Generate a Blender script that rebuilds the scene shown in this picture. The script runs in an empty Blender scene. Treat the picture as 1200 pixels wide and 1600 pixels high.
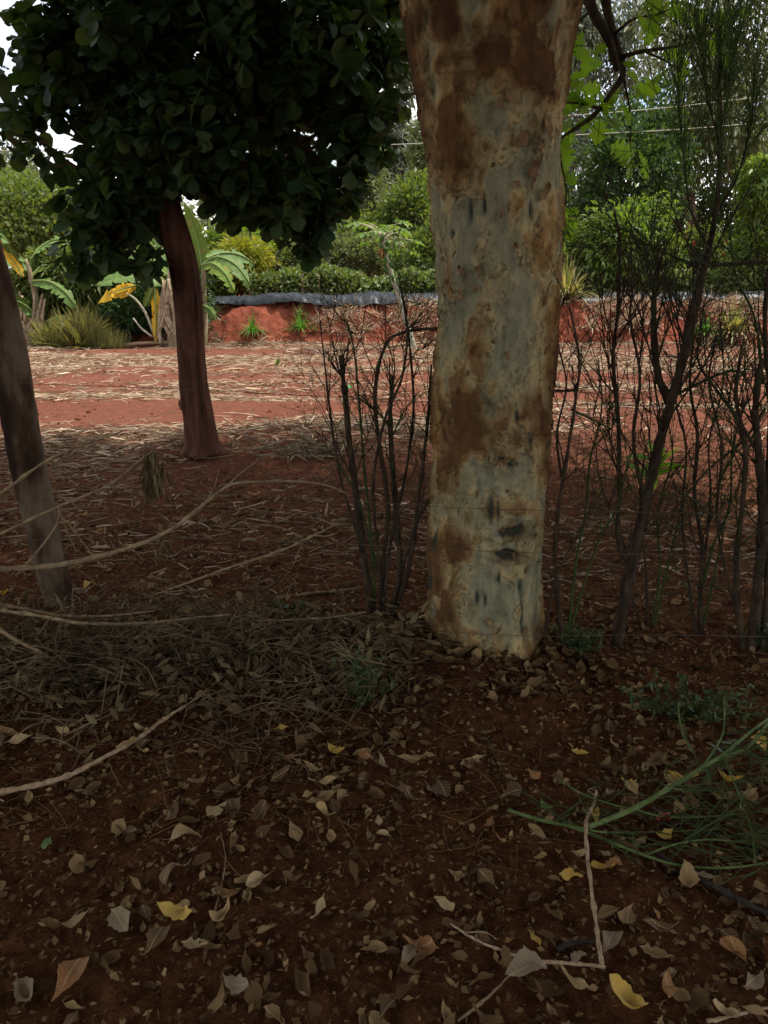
import bpy, math, random
import numpy as np
from mathutils import Vector

# ---------------------------------------------------------------- camera, sky, sun, exposure
scene = bpy.context.scene
C = scene.collection
F = 1208.0                      # focal length in pixels of a 1200 x 1600 picture
PITCH = math.radians(17.0)
EYE = np.array([0.0, 0.0, 1.5])
cam_data = bpy.data.cameras.new('camera')
cam_data.sensor_fit = 'VERTICAL'
cam_data.sensor_height = 24.0
cam_data.lens = 24.0 * F / 1600.0
cam_data.clip_start = 0.05
cam_data.clip_end = 3000.0
cam = bpy.data.objects.new('camera', cam_data)
cam.location = EYE
cam.rotation_euler = (math.pi / 2 - PITCH, 0, 0)
C.objects.link(cam)
scene.camera = cam

SUN_EL, SUN_AZ = math.radians(64), math.radians(66)      # azimuth from +Y towards +X
world = bpy.data.worlds.new('World')
scene.world = world
world.use_nodes = True
nt = world.node_tree
nt.nodes.clear()
n_out = nt.nodes.new('ShaderNodeOutputWorld')
n_bg = nt.nodes.new('ShaderNodeBackground')
n_sky = nt.nodes.new('ShaderNodeTexSky')
n_sky.sky_type = 'NISHITA'
n_sky.sun_disc = False
n_sky.sun_elevation = SUN_EL
n_sky.sun_rotation = SUN_AZ
n_sky.altitude = 1500
n_tc = nt.nodes.new('ShaderNodeTexCoord')
n_map = nt.nodes.new('ShaderNodeMapping')
n_map.inputs['Scale'].default_value = (1, 1, 2.2)
n_noise = nt.nodes.new('ShaderNodeTexNoise')
n_noise.inputs['Scale'].default_value = 3.2
n_noise.inputs['Detail'].default_value = 7
n_noise.inputs['Roughness'].default_value = 0.55
n_ramp = nt.nodes.new('ShaderNodeValToRGB')
n_ramp.color_ramp.elements[0].position = 0.34
n_ramp.color_ramp.elements[1].position = 0.56
n_mix = nt.nodes.new('ShaderNodeMixRGB')
n_mix.inputs['Color2'].default_value = (9.8, 9.8, 9.9, 1)
nt.links.new(n_tc.outputs['Generated'], n_map.inputs['Vector'])
nt.links.new(n_map.outputs['Vector'], n_noise.inputs['Vector'])
nt.links.new(n_noise.outputs['Fac'], n_ramp.inputs['Fac'])
nt.links.new(n_ramp.outputs['Color'], n_mix.inputs['Fac'])
nt.links.new(n_sky.outputs['Color'], n_mix.inputs['Color1'])
nt.links.new(n_mix.outputs['Color'], n_bg.inputs['Color'])
n_bg.inputs['Strength'].default_value = 0.10
nt.links.new(n_bg.outputs['Background'], n_out.inputs['Surface'])

sun_data = bpy.data.lights.new('sun', 'SUN')
sun_data.energy = 3.3
sun_data.angle = math.radians(0.6)
sun_data.color = (1.0, 0.95, 0.87)
sun = bpy.data.objects.new('sun', sun_data)
SUND = Vector((math.cos(SUN_EL) * math.sin(SUN_AZ), math.cos(SUN_EL) * math.cos(SUN_AZ), math.sin(SUN_EL)))
sun.rotation_euler = SUND.to_track_quat('Z', 'Y').to_euler()
sun.location = (0, 0, 30)
C.objects.link(sun)

vs = scene.view_settings
vs.view_transform = 'Standard'
vs.look = 'None'
vs.gamma = 1.0
vs.exposure = 0.95
vs.use_curve_mapping = False
scene.render.engine = 'CYCLES'
scene.cycles.max_bounces = 6
scene.cycles.diffuse_bounces = 4
scene.cycles.transmission_bounces = 4
scene.cycles.glossy_bounces = 2
scene.cycles.use_denoising = True

# ---------------------------------------------------------------- helpers
rng = np.random.default_rng(7)
random.seed(7)
FW = np.array([0, math.cos(PITCH), -math.sin(PITCH)])
UP = np.array([0, math.sin(PITCH), math.cos(PITCH)])
RT = np.array([1.0, 0, 0])


def ray(px, py):
    return FW + RT * ((px - 600.0) / F) - UP * ((py - 800.0) / F)


def at(px, py, Y):
    d = ray(px, py)
    return EYE + d * (Y / d[1])


def mpp(px, py, Y):
    """metres per pixel at that spot"""
    d = ray(px, py)
    return (Y / d[1]) / F


_tab = np.random.default_rng(99).random(65536)


def vnoise(P, seed=0):
    P = np.asarray(P, float)
    i = np.floor(P).astype(np.int64)
    f = P - i
    f = f * f * (3 - 2 * f)
    out = 0
    for dx in (0, 1):
        wx = f[:, 0] if dx else 1 - f[:, 0]
        for dy in (0, 1):
            wy = f[:, 1] if dy else 1 - f[:, 1]
            for dz in (0, 1):
                wz = f[:, 2] if dz else 1 - f[:, 2]
                h = ((i[:, 0] + dx) * 73856093) ^ ((i[:, 1] + dy) * 19349663) ^ ((i[:, 2] + dz) * 83492791) ^ (seed * 2654435761)
                h = (h ^ (h >> 13)) & 65535
                out = out + wx * wy * wz * _tab[h]
    return out


def fbm(P, octs=4, seed=0):
    P = np.asarray(P, float)
    a, s, t = 1.0, 0.0, 0.0
    for k in range(octs):
        s = s + a * vnoise(P * (2.03 ** k), seed + k)
        t += a
        a *= 0.5
    return s / t


def sstep(a, b, x):
    t = np.clip((np.asarray(x, float) - a) / (b - a), 0, 1)
    return t * t * (3 - 2 * t)


def height(x, y):
    x = np.atleast_1d(np.asarray(x, float))
    y = np.atleast_1d(np.asarray(y, float))
    P = np.stack([x, y, np.zeros_like(x)], 1)
    z = (fbm(P * 0.7, 3, 3) - 0.5) * 0.10
    near = 1 - sstep(5, 9, y)
    z = z + (fbm(P * 5.0, 3, 5) - 0.5) * 0.05 * (0.4 + 0.6 * near)
    z = z + (fbm(P * 20.0, 4, 8) - 0.5) * 0.034 * near
    # low bank of raked litter along the fence line, and earth heaped round the trunks
    z = z + 0.07 * np.exp(-((y - 2.95) / 0.35) ** 2) * (1 - sstep(0.1, 0.9, x))
    z = z + 0.015 * np.exp(-(((x - 0.41) / 0.5) ** 2 + ((y - 3.0) / 0.45) ** 2))
    z = z + 0.10 * np.exp(-(((x + 1.68) / 0.35) ** 2 + ((y - 7.0) / 0.35) ** 2))
    # shallow hoe ridges across the field
    z = z + 0.035 * np.sin(y * 3.6 + 1.2 * np.sin(x * 0.35)) * sstep(6.5, 8.5, y)
    far = sstep(24, 60, np.hypot(x, y))
    return z * (1 - far)


def hz(x, y):
    return float(height(x, y)[0])


def gp(px, py, lift=0.0):
    """the point of the ground that this ray meets"""
    d = ray(px, py)
    z = 0.0
    for _ in range(5):
        p = EYE + d * ((z - EYE[2]) / d[2])
        z = hz(p[0], p[1]) + lift
    return EYE + d * ((z - EYE[2]) / d[2])


def spline(pts, n):
    pts = np.asarray(pts, float)
    if len(pts) < 3:
        t = np.linspace(0, 1, n)[:, None]
        return pts[0] * (1 - t) + pts[-1] * t
    p = np.vstack([2 * pts[0] - pts[1], pts, 2 * pts[-1] - pts[-2]])
    m = len(pts) - 1
    u = np.linspace(0, m - 1e-6, n)
    k = u.astype(int)
    t = (u - k)[:, None]
    a, b, c, d = p[k], p[k + 1], p[k + 2], p[k + 3]
    return 0.5 * (2 * b + (c - a) * t + (2 * a - 5 * b + 4 * c - d) * t * t + (3 * b - a - 3 * c + d) * t ** 3)


class MB:
    """collects geometry; build() links it as one mesh object"""

    def __init__(self):
        self.v, self.q, self.t, self.n = [], [], [], 0

    def add(self, V, Q=None, T=None):
        V = np.asarray(V, float).reshape(-1, 3)
        if Q is not None and len(Q):
            self.q.append(np.asarray(Q, np.int64).reshape(-1, 4) + self.n)
        if T is not None and len(T):
            self.t.append(np.asarray(T, np.int64).reshape(-1, 3) + self.n)
        self.v.append(V)
        self.n += len(V)
        return self

    def tube(self, pts, rad, sides=6, wob=0.0, cap=True, seed=0):
        pts = np.asarray(pts, float)
        n = len(pts)
        rad = np.broadcast_to(np.asarray(rad, float), (n,)) if np.ndim(rad) == 0 or len(np.atleast_1d(rad)) == n else np.interp(np.linspace(0, 1, n), np.linspace(0, 1, len(rad)), rad)
        T = np.gradient(pts, axis=0)
        T /= np.linalg.norm(T, axis=1)[:, None] + 1e-12
        u = np.cross(T[0], [0.31, 0.85, 0.42])
        if np.linalg.norm(u) < 1e-3:
            u = np.cross(T[0], [1, 0, 0])
        u /= np.linalg.norm(u)
        U = np.zeros_like(pts)
        for i in range(n):
            u = u - T[i] * np.dot(u, T[i])
            u = u / (np.linalg.norm(u) + 1e-12)
            U[i] = u
        W = np.cross(T, U)
        a = np.linspace(0, 2 * math.pi, sides, endpoint=False)
        ring = np.cos(a)[None, :, None] * U[:, None, :] + np.sin(a)[None, :, None] * W[:, None, :]
        R = np.broadcast_to(rad[:, None], (n, sides)).copy()
        if wob:
            R *= 1 + wob * (rng.random((n, sides)) - 0.5) * 2
        V = (pts[:, None, :] + ring * R[..., None]).reshape(-1, 3)
        i, j = np.meshgrid(np.arange(n - 1), np.arange(sides), indexing='ij')
        j2 = (j + 1) % sides
        Q = np.stack([i * sides + j, i * sides + j2, (i + 1) * sides + j2, (i + 1) * sides + j], -1).reshape(-1, 4)
        Tr = []
        if cap:
            V = np.vstack([V, pts[0], pts[-1] + T[-1] * rad[-1] * 0.3])
            b0, b1 = n * sides, n * sides + 1
            for j in range(sides):
                Tr.append((b0, (j + 1) % sides, j))
                Tr.append((b1, (n - 1) * sides + j, (n - 1) * sides + (j + 1) % sides))
        return self.add(V, Q, Tr)

    def scatter(self, tpl, pos, frames, scale):
        """copies of a template (V, Q, T) at pos with 3x3 frames (columns = axes) and a scale per copy or per axis"""
        V, Q, T = tpl
        V = np.asarray(V, float)
        n, k = len(pos), len(V)
        if n == 0:
            return self
        scale = np.asarray(scale, float)
        S = scale[:, None] * np.ones(3) if scale.ndim == 1 else scale
        L = V[None] * S[:, None, :]
        W = np.einsum('nij,nkj->nki', frames, L) + np.asarray(pos)[:, None, :]
        off = (np.arange(n) * k)[:, None, None]
        q = (np.asarray(Q)[None] + off).reshape(-1, 4) if len(Q) else None
        t = (np.asarray(T)[None] + off).reshape(-1, 3) if len(T) else None
        return self.add(W.reshape(-1, 3), q, t)

    def mesh(self, name, mats, smooth=True):
        V = np.vstack(self.v)
        me = bpy.data.meshes.new(name)
        q = np.vstack(self.q) if self.q else np.zeros((0, 4), np.int64)
        t = np.vstack(self.t) if self.t else np.zeros((0, 3), np.int64)
        me.vertices.add(len(V))
        me.vertices.foreach_set('co', V.astype(np.float32).ravel())
        me.loops.add(len(q) * 4 + len(t) * 3)
        me.loops.foreach_set('vertex_index', np.concatenate([q.ravel(), t.ravel()]).astype(np.int32))
        me.polygons.add(len(q) + len(t))
        st = np.concatenate([np.arange(len(q)) * 4, len(q) * 4 + np.arange(len(t)) * 3]).astype(np.int32)
        me.polygons.foreach_set('loop_start', st)
        me.polygons.foreach_set('use_smooth', np.full(len(q) + len(t), smooth))
        me.update(calc_edges=True)
        for m in (mats if isinstance(mats, (list, tuple)) else [mats]):
            me.materials.append(m)
        return me

    def build(self, name, mats, parent=None, smooth=True):
        return link(name, self.mesh(name, mats, smooth), parent)


def link(name, me, parent=None, loc=None):
    o = bpy.data.objects.new(name, me)
    C.objects.link(o)
    if parent is not None:
        o.parent = parent
        if parent.type == 'EMPTY':
            o.matrix_parent_inverse = parent.matrix_basis.inverted()
    if loc is not None:
        o.location = loc
    return o


def tag(o, label=None, cat=None, group=None, kind=None):
    if label: o['label'] = label
    if cat: o['category'] = cat
    if group: o['group'] = group
    if kind: o['kind'] = kind
    return o


def thing(name, label, cat, loc, group=None):
    o = bpy.data.objects.new(name, None)
    o.empty_display_size = 0.1
    o.location = loc
    C.objects.link(o)
    return tag(o, label, cat, group)


def norm(v):
    v = np.asarray(v, float)
    return v / (np.linalg.norm(v, axis=-1, keepdims=True) + 1e-12)


def frames_from(d, roll=None):
    """frames whose Y axis is d (leaf direction), Z roughly up with a random roll"""
    d = norm(d)
    n = len(d)
    up = np.tile([0.0, 0.0, 1.0], (n, 1)) + 0.05 * rng.normal(size=(n, 3))
    x = norm(np.cross(d, up))
    z = np.cross(x, d)
    if roll is not None:
        c, s = np.cos(roll)[:, None], np.sin(roll)[:, None]
        x, z = x * c + z * s, z * c - x * s
    return np.stack([x, d, z], -1)


# leaf templates: unit length along +Y, unit width along X
def leaf_tpl(outline, fold=0.12, curl=0.0, cup=0.0):
    """outline: list of (t, halfwidth); folded along the midrib, curled downwards"""
    V, Q, T = [], [], []
    for t, w in outline:
        z = -curl * t * t
        V.append((0, t, z))
        if w > 0:
            V.append((-w, t, z + fold * w * 2 - cup * w))
            V.append((w, t, z + fold * w * 2 - cup * w))
    idx, k = [], 0
    for t, w in outline:
        idx.append((k, k + 1, k + 2) if w > 0 else (k,))
        k += 3 if w > 0 else 1
    for a, b in zip(idx, idx[1:]):
        if len(a) == 1 and len(b) == 3:
            T += [(a[0], b[0], b[1]), (a[0], b[2], b[0])]
        elif len(a) == 3 and len(b) == 3:
            Q += [(a[1], a[0], b[0], b[1]), (a[0], a[2], b[2], b[0])]
        elif len(a) == 3 and len(b) == 1:
            T += [(a[1], a[0], b[0]), (a[0], a[2], b[0])]
    return np.array(V, float), np.array(Q, int).reshape(-1, 4), np.array(T, int).reshape(-1, 3)


RHOMB = (np.array([(0, 0, 0), (-.5, .45, .06), (.5, .45, .06), (0, 1, -.06)], float), np.zeros((0, 4), int), np.array([(0, 3, 1), (0, 2, 3)]))
LANCE = leaf_tpl([(0, 0), (.3, .5), (.65, .38), (1, 0)], .04, .15)
OBOV = leaf_tpl([(0, 0), (.1, .04), (.35, .26), (.62, .47), (.85, .42), (.97, .18), (1, 0)], .1, .12)
OVATE = leaf_tpl([(0, 0), (.15, .3), (.4, .5), (.7, .38), (1, 0)], .1, .15)


def lobed_tpl():
    V, Q, T = leaf_tpl([(0, 0), (.12, .06), (.22, .34), (.33, .16), (.45, .5), (.57, .2), (.7, .42), (.82, .2), (1, 0)], .08, .1)
    return V, Q, T


LOBED = lobed_tpl()


# ---------------------------------------------------------------- materials
def new_mat(name):
    m = bpy.data.materials.new(name)
    m.use_nodes = True
    t = m.node_tree
    return m, t, t.nodes['Principled BSDF'], t.nodes['Material Output']


def ramp(t, cols, pos=None):
    r = t.nodes.new('ShaderNodeValToRGB')
    e = r.color_ramp.elements
    pos = pos or np.linspace(0, 1, len(cols))
    while len(e) < len(cols):
        e.new(0.5)
    for k, c in enumerate(cols):
        e[k].position = float(pos[k])
        e[k].color = (*c, 1)
    return r


def noise_node(t, scale, detail=4, rough=0.55, stretch=None, coord='Object'):
    tc = t.nodes.new('ShaderNodeTexCoord')
    n = t.nodes.new('ShaderNodeTexNoise')
    n.inputs['Scale'].default_value = scale
    n.inputs['Detail'].default_value = detail
    n.inputs['Roughness'].default_value = rough
    if stretch:
        mp = t.nodes.new('ShaderNodeMapping')
        mp.inputs['Scale'].default_value = stretch
        t.links.new(tc.outputs[coord], mp.inputs['Vector'])
        t.links.new(mp.outputs['Vector'], n.inputs['Vector'])
    else:
        t.links.new(tc.outputs[coord], n.inputs['Vector'])
    return n


def add_bump(t, b, n, strength, dist=0.01):
    bp = t.nodes.new('ShaderNodeBump')
    bp.inputs['Strength'].default_value = strength
    bp.inputs['Distance'].default_value = dist
    t.links.new(n.outputs['Fac'], bp.inputs['Height'])
    t.links.new(bp.outputs['Normal'], b.inputs['Normal'])


def mat_noise(name, cols, scale=10, rough=0.85, bump=0.3, stretch=None, pos=None, dist=0.01, spec=0.06, detail=5):
    m, t, b, o = new_mat(name)
    n = noise_node(t, scale, detail, 0.6, stretch)
    r = ramp(t, cols, pos or list(np.linspace(0.3, 0.7, len(cols))))
    t.links.new(n.outputs['Fac'], r.inputs['Fac'])
    t.links.new(r.outputs['Color'], b.inputs['Base Color'])
    b.inputs['Roughness'].default_value = rough
    b.inputs['Specular IOR Level'].default_value = spec
    if bump:
        add_bump(t, b, n, bump, dist)
    return m


def mat_leaf(name, cols, pos=None, rough=0.5, trans=0.35, tcol=None, spec=0.3, mottled=0.0, veins=False):
    """each leaf gets one colour of the ramp; part of the light passes through"""
    m, t, b, o = new_mat(name)
    g = t.nodes.new('ShaderNodeNewGeometry')
    oi = t.nodes.new('ShaderNodeObjectInfo')
    ad = t.nodes.new('ShaderNodeMath')
    ad.operation = 'ADD'
    t.links.new(g.outputs['Random Per Island'], ad.inputs[0])
    t.links.new(oi.outputs['Random'], ad.inputs[1])
    fr = t.nodes.new('ShaderNodeMath')
    fr.operation = 'FRACT'
    t.links.new(ad.outputs[0], fr.inputs[0])
    r = ramp(t, cols, pos)
    t.links.new(fr.outputs[0], r.inputs['Fac'])
    col = r.outputs['Color']
    if mottled:
        n = noise_node(t, 60, 4, 0.6)
        mx = t.nodes.new('ShaderNodeMixRGB')
        mx.blend_type = 'MULTIPLY'
        rr = ramp(t, [(1 - mottled,) * 3, (1.15, 1.12, 1.05)], [0.35, 0.65])
        t.links.new(n.outputs['Fac'], rr.inputs['Fac'])
        mx.inputs['Fac'].default_value = 1
        t.links.new(col, mx.inputs['Color1'])
        t.links.new(rr.outputs['Color'], mx.inputs['Color2'])
        col = mx.outputs['Color']
    if veins:
        # paler midrib and side veins, drawn in the leaf's own coordinates (length 1 along Y)
        tc = t.nodes.new('ShaderNodeTexCoord')
        sx = t.nodes.new('ShaderNodeSeparateXYZ')
        t.links.new(tc.outputs['Object'], sx.inputs[0])

        def mth(op, a, b_=None):
            n_ = t.nodes.new('ShaderNodeMath')
            n_.operation = op
            for i_, v_ in enumerate((a, b_)):
                if v_ is None:
                    continue
                if isinstance(v_, (int, float)):
                    n_.inputs[i_].default_value = v_
                else:
                    t.links.new(v_, n_.inputs[i_])
            return n_.outputs[0]
        ax = mth('ABSOLUTE', sx.outputs['X'])
        mid = mth('LESS_THAN', ax, .016)
        sv = mth('FRACT', mth('MULTIPLY', mth('SUBTRACT', sx.outputs['Y'], mth('MULTIPLY', ax, .8)), 9.0))
        side = mth('MULTIPLY', mth('LESS_THAN', sv, .13), .5)
        vn = mth('MAXIMUM', mid, side)
        vm = t.nodes.new('ShaderNodeMixRGB')
        vm.blend_type = 'MIX'
        t.links.new(mth('MULTIPLY', vn, .42), vm.inputs['Fac'])
        t.links.new(col, vm.inputs['Color1'])
        vm.inputs['Color2'].default_value = (.42, .32, .19, 1)
        col = vm.outputs['Color']
    t.links.new(col, b.inputs['Base Color'])
    b.inputs['Roughness'].default_value = rough
    b.inputs['Specular IOR Level'].default_value = spec
    if trans:
        tr = t.nodes.new('ShaderNodeBsdfTranslucent')
        hs = t.nodes.new('ShaderNodeMixRGB')
        hs.blend_type = 'MULTIPLY'
        hs.inputs['Fac'].default_value = 1
        hs.inputs['Color2'].default_value = (*(tcol or (1.5, 1.5, 0.5)), 1)
        t.links.new(col, hs.inputs['Color1'])
        t.links.new(hs.outputs['Color'], tr.inputs['Color'])
        ms = t.nodes.new('ShaderNodeMixShader')
        ms.inputs['Fac'].default_value = trans
        t.links.new(b.outputs[0], ms.inputs[1])
        t.links.new(tr.outputs[0], ms.inputs[2])
        t.links.new(ms.outputs[0], o.inputs['Surface'])
    return m


M = {}
M['dark_leaf'] = mat_leaf('glossy_dark_leaf', [(.022, .045, .018), (.03, .06, .02), (.045, .08, .026), (.06, .085, .03)], rough=.55, trans=.25, spec=.14)
M['shade_canopy'] = mat_leaf('shade_canopy_leaf', [(.06, .08, .035), (.085, .10, .045), (.10, .11, .05)], rough=.5, trans=.42, tcol=(1.8, 1.55, .8))  # for the unseen enlarged crowns; translucent to pass warm light down
M['lime_leaf'] = mat_leaf('lime_leaf', [(.15, .25, .035), (.19, .30, .04), (.13, .22, .035)], rough=.5, trans=.55, tcol=(1.5, 1.6, .4))
M['mid_leaf'] = mat_leaf('mid_green_leaf', [(.075, .115, .028), (.11, .15, .04), (.15, .185, .06), (.085, .12, .035)], trans=.4)
M['bright_leaf'] = mat_leaf('bright_green_leaf', [(.09, .155, .03), (.13, .20, .04), (.18, .235, .05), (.10, .16, .035)], trans=.4)
M['yellow_leaf'] = mat_leaf('yellow_green_leaf', [(.16, .20, .025), (.24, .24, .03), (.32, .27, .03), (.12, .19, .03)], trans=.4)
M['olive_leaf'] = mat_leaf('olive_leaf', [(.095, .125, .045), (.135, .16, .065), (.17, .185, .08), (.10, .12, .05)], trans=.4, tcol=(1.3, 1.3, .7))
M['grey_leaf'] = mat_leaf('grey_green_leaf', [(.11, .135, .085), (.15, .175, .115), (.18, .195, .13), (.09, .11, .065)], trans=.4, tcol=(1.2, 1.2, .9))
M['deep_leaf'] = mat_leaf('deep_green_leaf', [(.03, .065, .022), (.045, .085, .028), (.06, .105, .035), (.08, .125, .045)], rough=.4, trans=.3)
M['wood_leaf'] = mat_leaf('far_wood_leaf', [(.10, .13, .06), (.14, .165, .085), (.17, .185, .10), (.08, .105, .05)], trans=.35, tcol=(1.3, 1.3, .7))  # pale olive, with distance haze put into the leaf colour
M['hedge_leaf'] = mat_leaf('hedge_leaf', [(.07, .11, .03), (.11, .16, .04), (.16, .20, .07), (.20, .22, .10)], trans=.3)
M['grass'] = mat_leaf('grass_blade', [(.09, .12, .04), (.14, .16, .06), (.20, .18, .08), (.10, .13, .05)], trans=.3)
M['rank'] = mat_leaf('rank_grass_blade', [(.24, .25, .11), (.31, .30, .15), (.38, .33, .18), (.20, .23, .09)], trans=.5)
M['fresh_grass'] = mat_leaf('fresh_grass_blade', [(.06, .16, .025), (.09, .22, .035), (.12, .25, .04)], trans=.4)
M['spiky'] = mat_leaf('spiky_leaf', [(.12, .17, .05), (.2, .21, .08), (.38, .29, .16), (.30, .27, .12)], trans=.3)
M['weed'] = mat_leaf('weed_leaf', [(.032, .048, .014), (.045, .065, .018), (.06, .078, .022)], trans=.2)
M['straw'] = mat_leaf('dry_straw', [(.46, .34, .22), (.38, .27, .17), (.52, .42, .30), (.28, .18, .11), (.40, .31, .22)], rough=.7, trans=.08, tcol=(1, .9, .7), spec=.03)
M['brown_straw'] = mat_leaf('brown_straw', [(.20, .13, .075), (.13, .08, .045), (.30, .215, .14), (.10, .06, .035), (.38, .29, .20), (.16, .10, .06)], rough=.75, trans=.05, tcol=(1, .9, .7), spec=.03)
M['litter'] = mat_leaf('dry_litter', [(.05, .027, .012), (.10, .057, .026), (.25, .16, .075), (.07, .038, .017), (.15, .09, .04), (.04, .022, .011)], rough=.75, trans=.05, tcol=(1, .8, .5), spec=.03)
M['brush'] = mat_leaf('brush_leaf', [(.05, .036, .018), (.09, .06, .03), (.15, .105, .055), (.06, .05, .025), (.20, .15, .08)], rough=.75, trans=.05, tcol=(1, .8, .5), spec=.03)
M['brush_twig'] = mat_noise('brush_twig', [(.04, .028, .015), (.09, .062, .034), (.22, .16, .09)], 4, .8, 0)
M['fallen'] = mat_leaf('fallen_leaf_tan', [(.22, .13, .055), (.42, .285, .13), (.11, .06, .028), (.07, .04, .018), (.48, .35, .185), (.16, .092, .04), (.23, .145, .066), (.09, .05, .024), (.13, .075, .034)], rough=.6, trans=.08, tcol=(1, .8, .5), mottled=.45, veins=True, spec=.1)
M['fallen_yellow'] = mat_leaf('fallen_leaf_yellow', [(.46, .29, .05), (.50, .34, .08), (.42, .25, .045)], rough=.5, trans=.15, tcol=(1.2, 1, .4), mottled=.35, veins=True, spec=.1)
M['fallen_grey'] = mat_leaf('fallen_leaf_grey', [(.22, .17, .105), (.18, .13, .08), (.27, .215, .145)], rough=.6, trans=.05, tcol=(1, 1, 1), mottled=.35, veins=True, spec=.1)
M['fallen_orange'] = mat_leaf('fallen_leaf_orange', [(.28, .135, .05), (.22, .10, .04)], rough=.6, trans=.08, tcol=(1, .8, .5), mottled=.4, veins=True, spec=.1)
M['fallen_red'] = mat_leaf('fallen_leaf_red', [(.30, .06, .045), (.27, .06, .04)], rough=.6, trans=.08, tcol=(1, .6, .5), mottled=.4, veins=True, spec=.1)
M['fallen_green'] = mat_leaf('fallen_leaf_green', [(.11, .19, .055), (.09, .16, .05)], rough=.5, trans=.2, mottled=.3, veins=True, spec=.1)
M['stick'] = mat_noise('dry_stick_bark', [(.10, .066, .035), (.20, .14, .078), (.30, .215, .125)], 30, .8, .5, (1, 1, 1), dist=.004)
M['pale_stick'] = mat_noise('pale_stick_bark', [(.16, .10, .055), (.30, .20, .12), (.42, .30, .19)], 60, .8, .8, dist=.004)
M['dark_stick'] = mat_noise('dark_stick_bark', [(.02, .016, .013), (.05, .04, .03)], 40, .8, .4, dist=.003)
M['green_stem'] = mat_noise('green_pencil_stem', [(.05, .07, .022), (.085, .115, .036), (.13, .16, .06)], 25, .6, .5, dist=.003)
M['twig_green'] = mat_noise('green_twig', [(.03, .042, .014), (.052, .072, .024)], 30, .6, .1, dist=.002)
M['spray'] = mat_noise('fresh_green_twig', [(.05, .08, .024), (.08, .12, .034)], 30, .6, .1, dist=.002)
M['twig_brown'] = mat_noise('brown_twig', [(.03, .02, .013), (.065, .044, .028)], 30, .8, .3, dist=.003)
M['shrub_bark'] = mat_noise('shrub_bark', [(.02, .014, .009), (.045, .03, .019), (.085, .058, .036)], 40, .85, .6, (1, 1, .3), dist=.006)
M['fig_bark'] = mat_noise('reddish_furrowed_bark', [(.028, .013, .009), (.075, .033, .02), (.125, .058, .036)], 14, .9, 1.0, (1, 1, .22), dist=.03)
M['grey_bark'] = mat_noise('grey_smooth_bark', [(.02, .011, .007), (.05, .029, .017), (.11, .078, .05), (.17, .135, .092)], 5.0, .9, .8, (1, 1, .4), pos=[.36, .45, .53, .72], dist=.02, detail=10)
M['far_bark'] = mat_noise('far_tree_bark', [(.12, .085, .06), (.22, .17, .13)], 6, .9, .4, (1, 1, .3))
M['brown_bark'] = mat_noise('brown_far_bark', [(.10, .065, .045), (.19, .12, .085)], 6, .9, .4, (1, 1, .3))
M['wire'] = mat_noise('rusty_wire', [(.06, .045, .035), (.12, .085, .06)], 60, .6, 0)
M['cable'] = mat_noise('pale_cable', [(.45, .42, .33), (.55, .5, .4)], 5, .6, 0)
M['midrib'] = mat_noise('leaf_midrib', [(.16, .22, .07), (.22, .27, .10)], 9, .6, .1)
M['banana_green'] = mat_noise('banana_leaf_green', [(.16, .11, .03), (.055, .11, .02), (.085, .145, .028), (.12, .17, .04)], 8, .6, .2, (1, 1, 1), spec=.2)
M['banana_pale'] = mat_noise('banana_leaf_pale', [(.20, .15, .04), (.09, .15, .026), (.14, .20, .035)], 8, .65, .2)
M['banana_yellow'] = mat_noise('banana_leaf_yellow', [(.30, .11, .02), (.58, .34, .03), (.66, .42, .04)], 9, .55, .2, pos=[.32, .42, .7])
M['banana_dry'] = mat_noise('banana_leaf_dry', [(.15, .10, .06), (.30, .22, .14), (.42, .33, .23)], 12, .85, .3)
M['banana_stem'] = mat_noise('banana_stem', [(.20, .15, .09), (.34, .27, .17), (.24, .24, .11)], 7, .7, .3, (1, 1, .25))
M['petiole'] = mat_noise('pale_petiole', [(.40, .36, .26), (.52, .48, .36)], 9, .6, .1)
M['papaya_leaf'] = mat_leaf('papaya_leaf', [(.09, .17, .04), (.13, .22, .05), (.16, .22, .06)], trans=.35)
M['papaya_stem'] = mat_noise('papaya_stem', [(.26, .25, .19), (.38, .36, .28)], 12, .8, .4, (1, 1, 2.5))
M['papaya_fruit'] = mat_noise('papaya_fruit', [(.05, .11, .03), (.08, .15, .04)], 9, .5, .1)
M['flower'] = mat_leaf('red_flower', [(.5, .03, .03), (.55, .06, .05)], trans=.2, tcol=(1, .6, .6))
M['post'] = mat_noise('weathered_post', [(.14, .09, .06), (.24, .17, .12)], 18, .9, .4, (1, 1, .2))
M['scrap'] = mat_noise('green_plastic', [(.03, .42, .12), (.04, .5, .16)], 8, .35, .1)
M['knot'] = mat_noise('knot_scar', [(.008, .005, .004), (.028, .014, .009), (.06, .03, .017)], 40, .9, .8, dist=.01)
M['flake'] = mat_noise('peeling_bark', [(.08, .04, .018), (.18, .105, .048), (.27, .19, .10)], 30, .8, .4)


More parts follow.
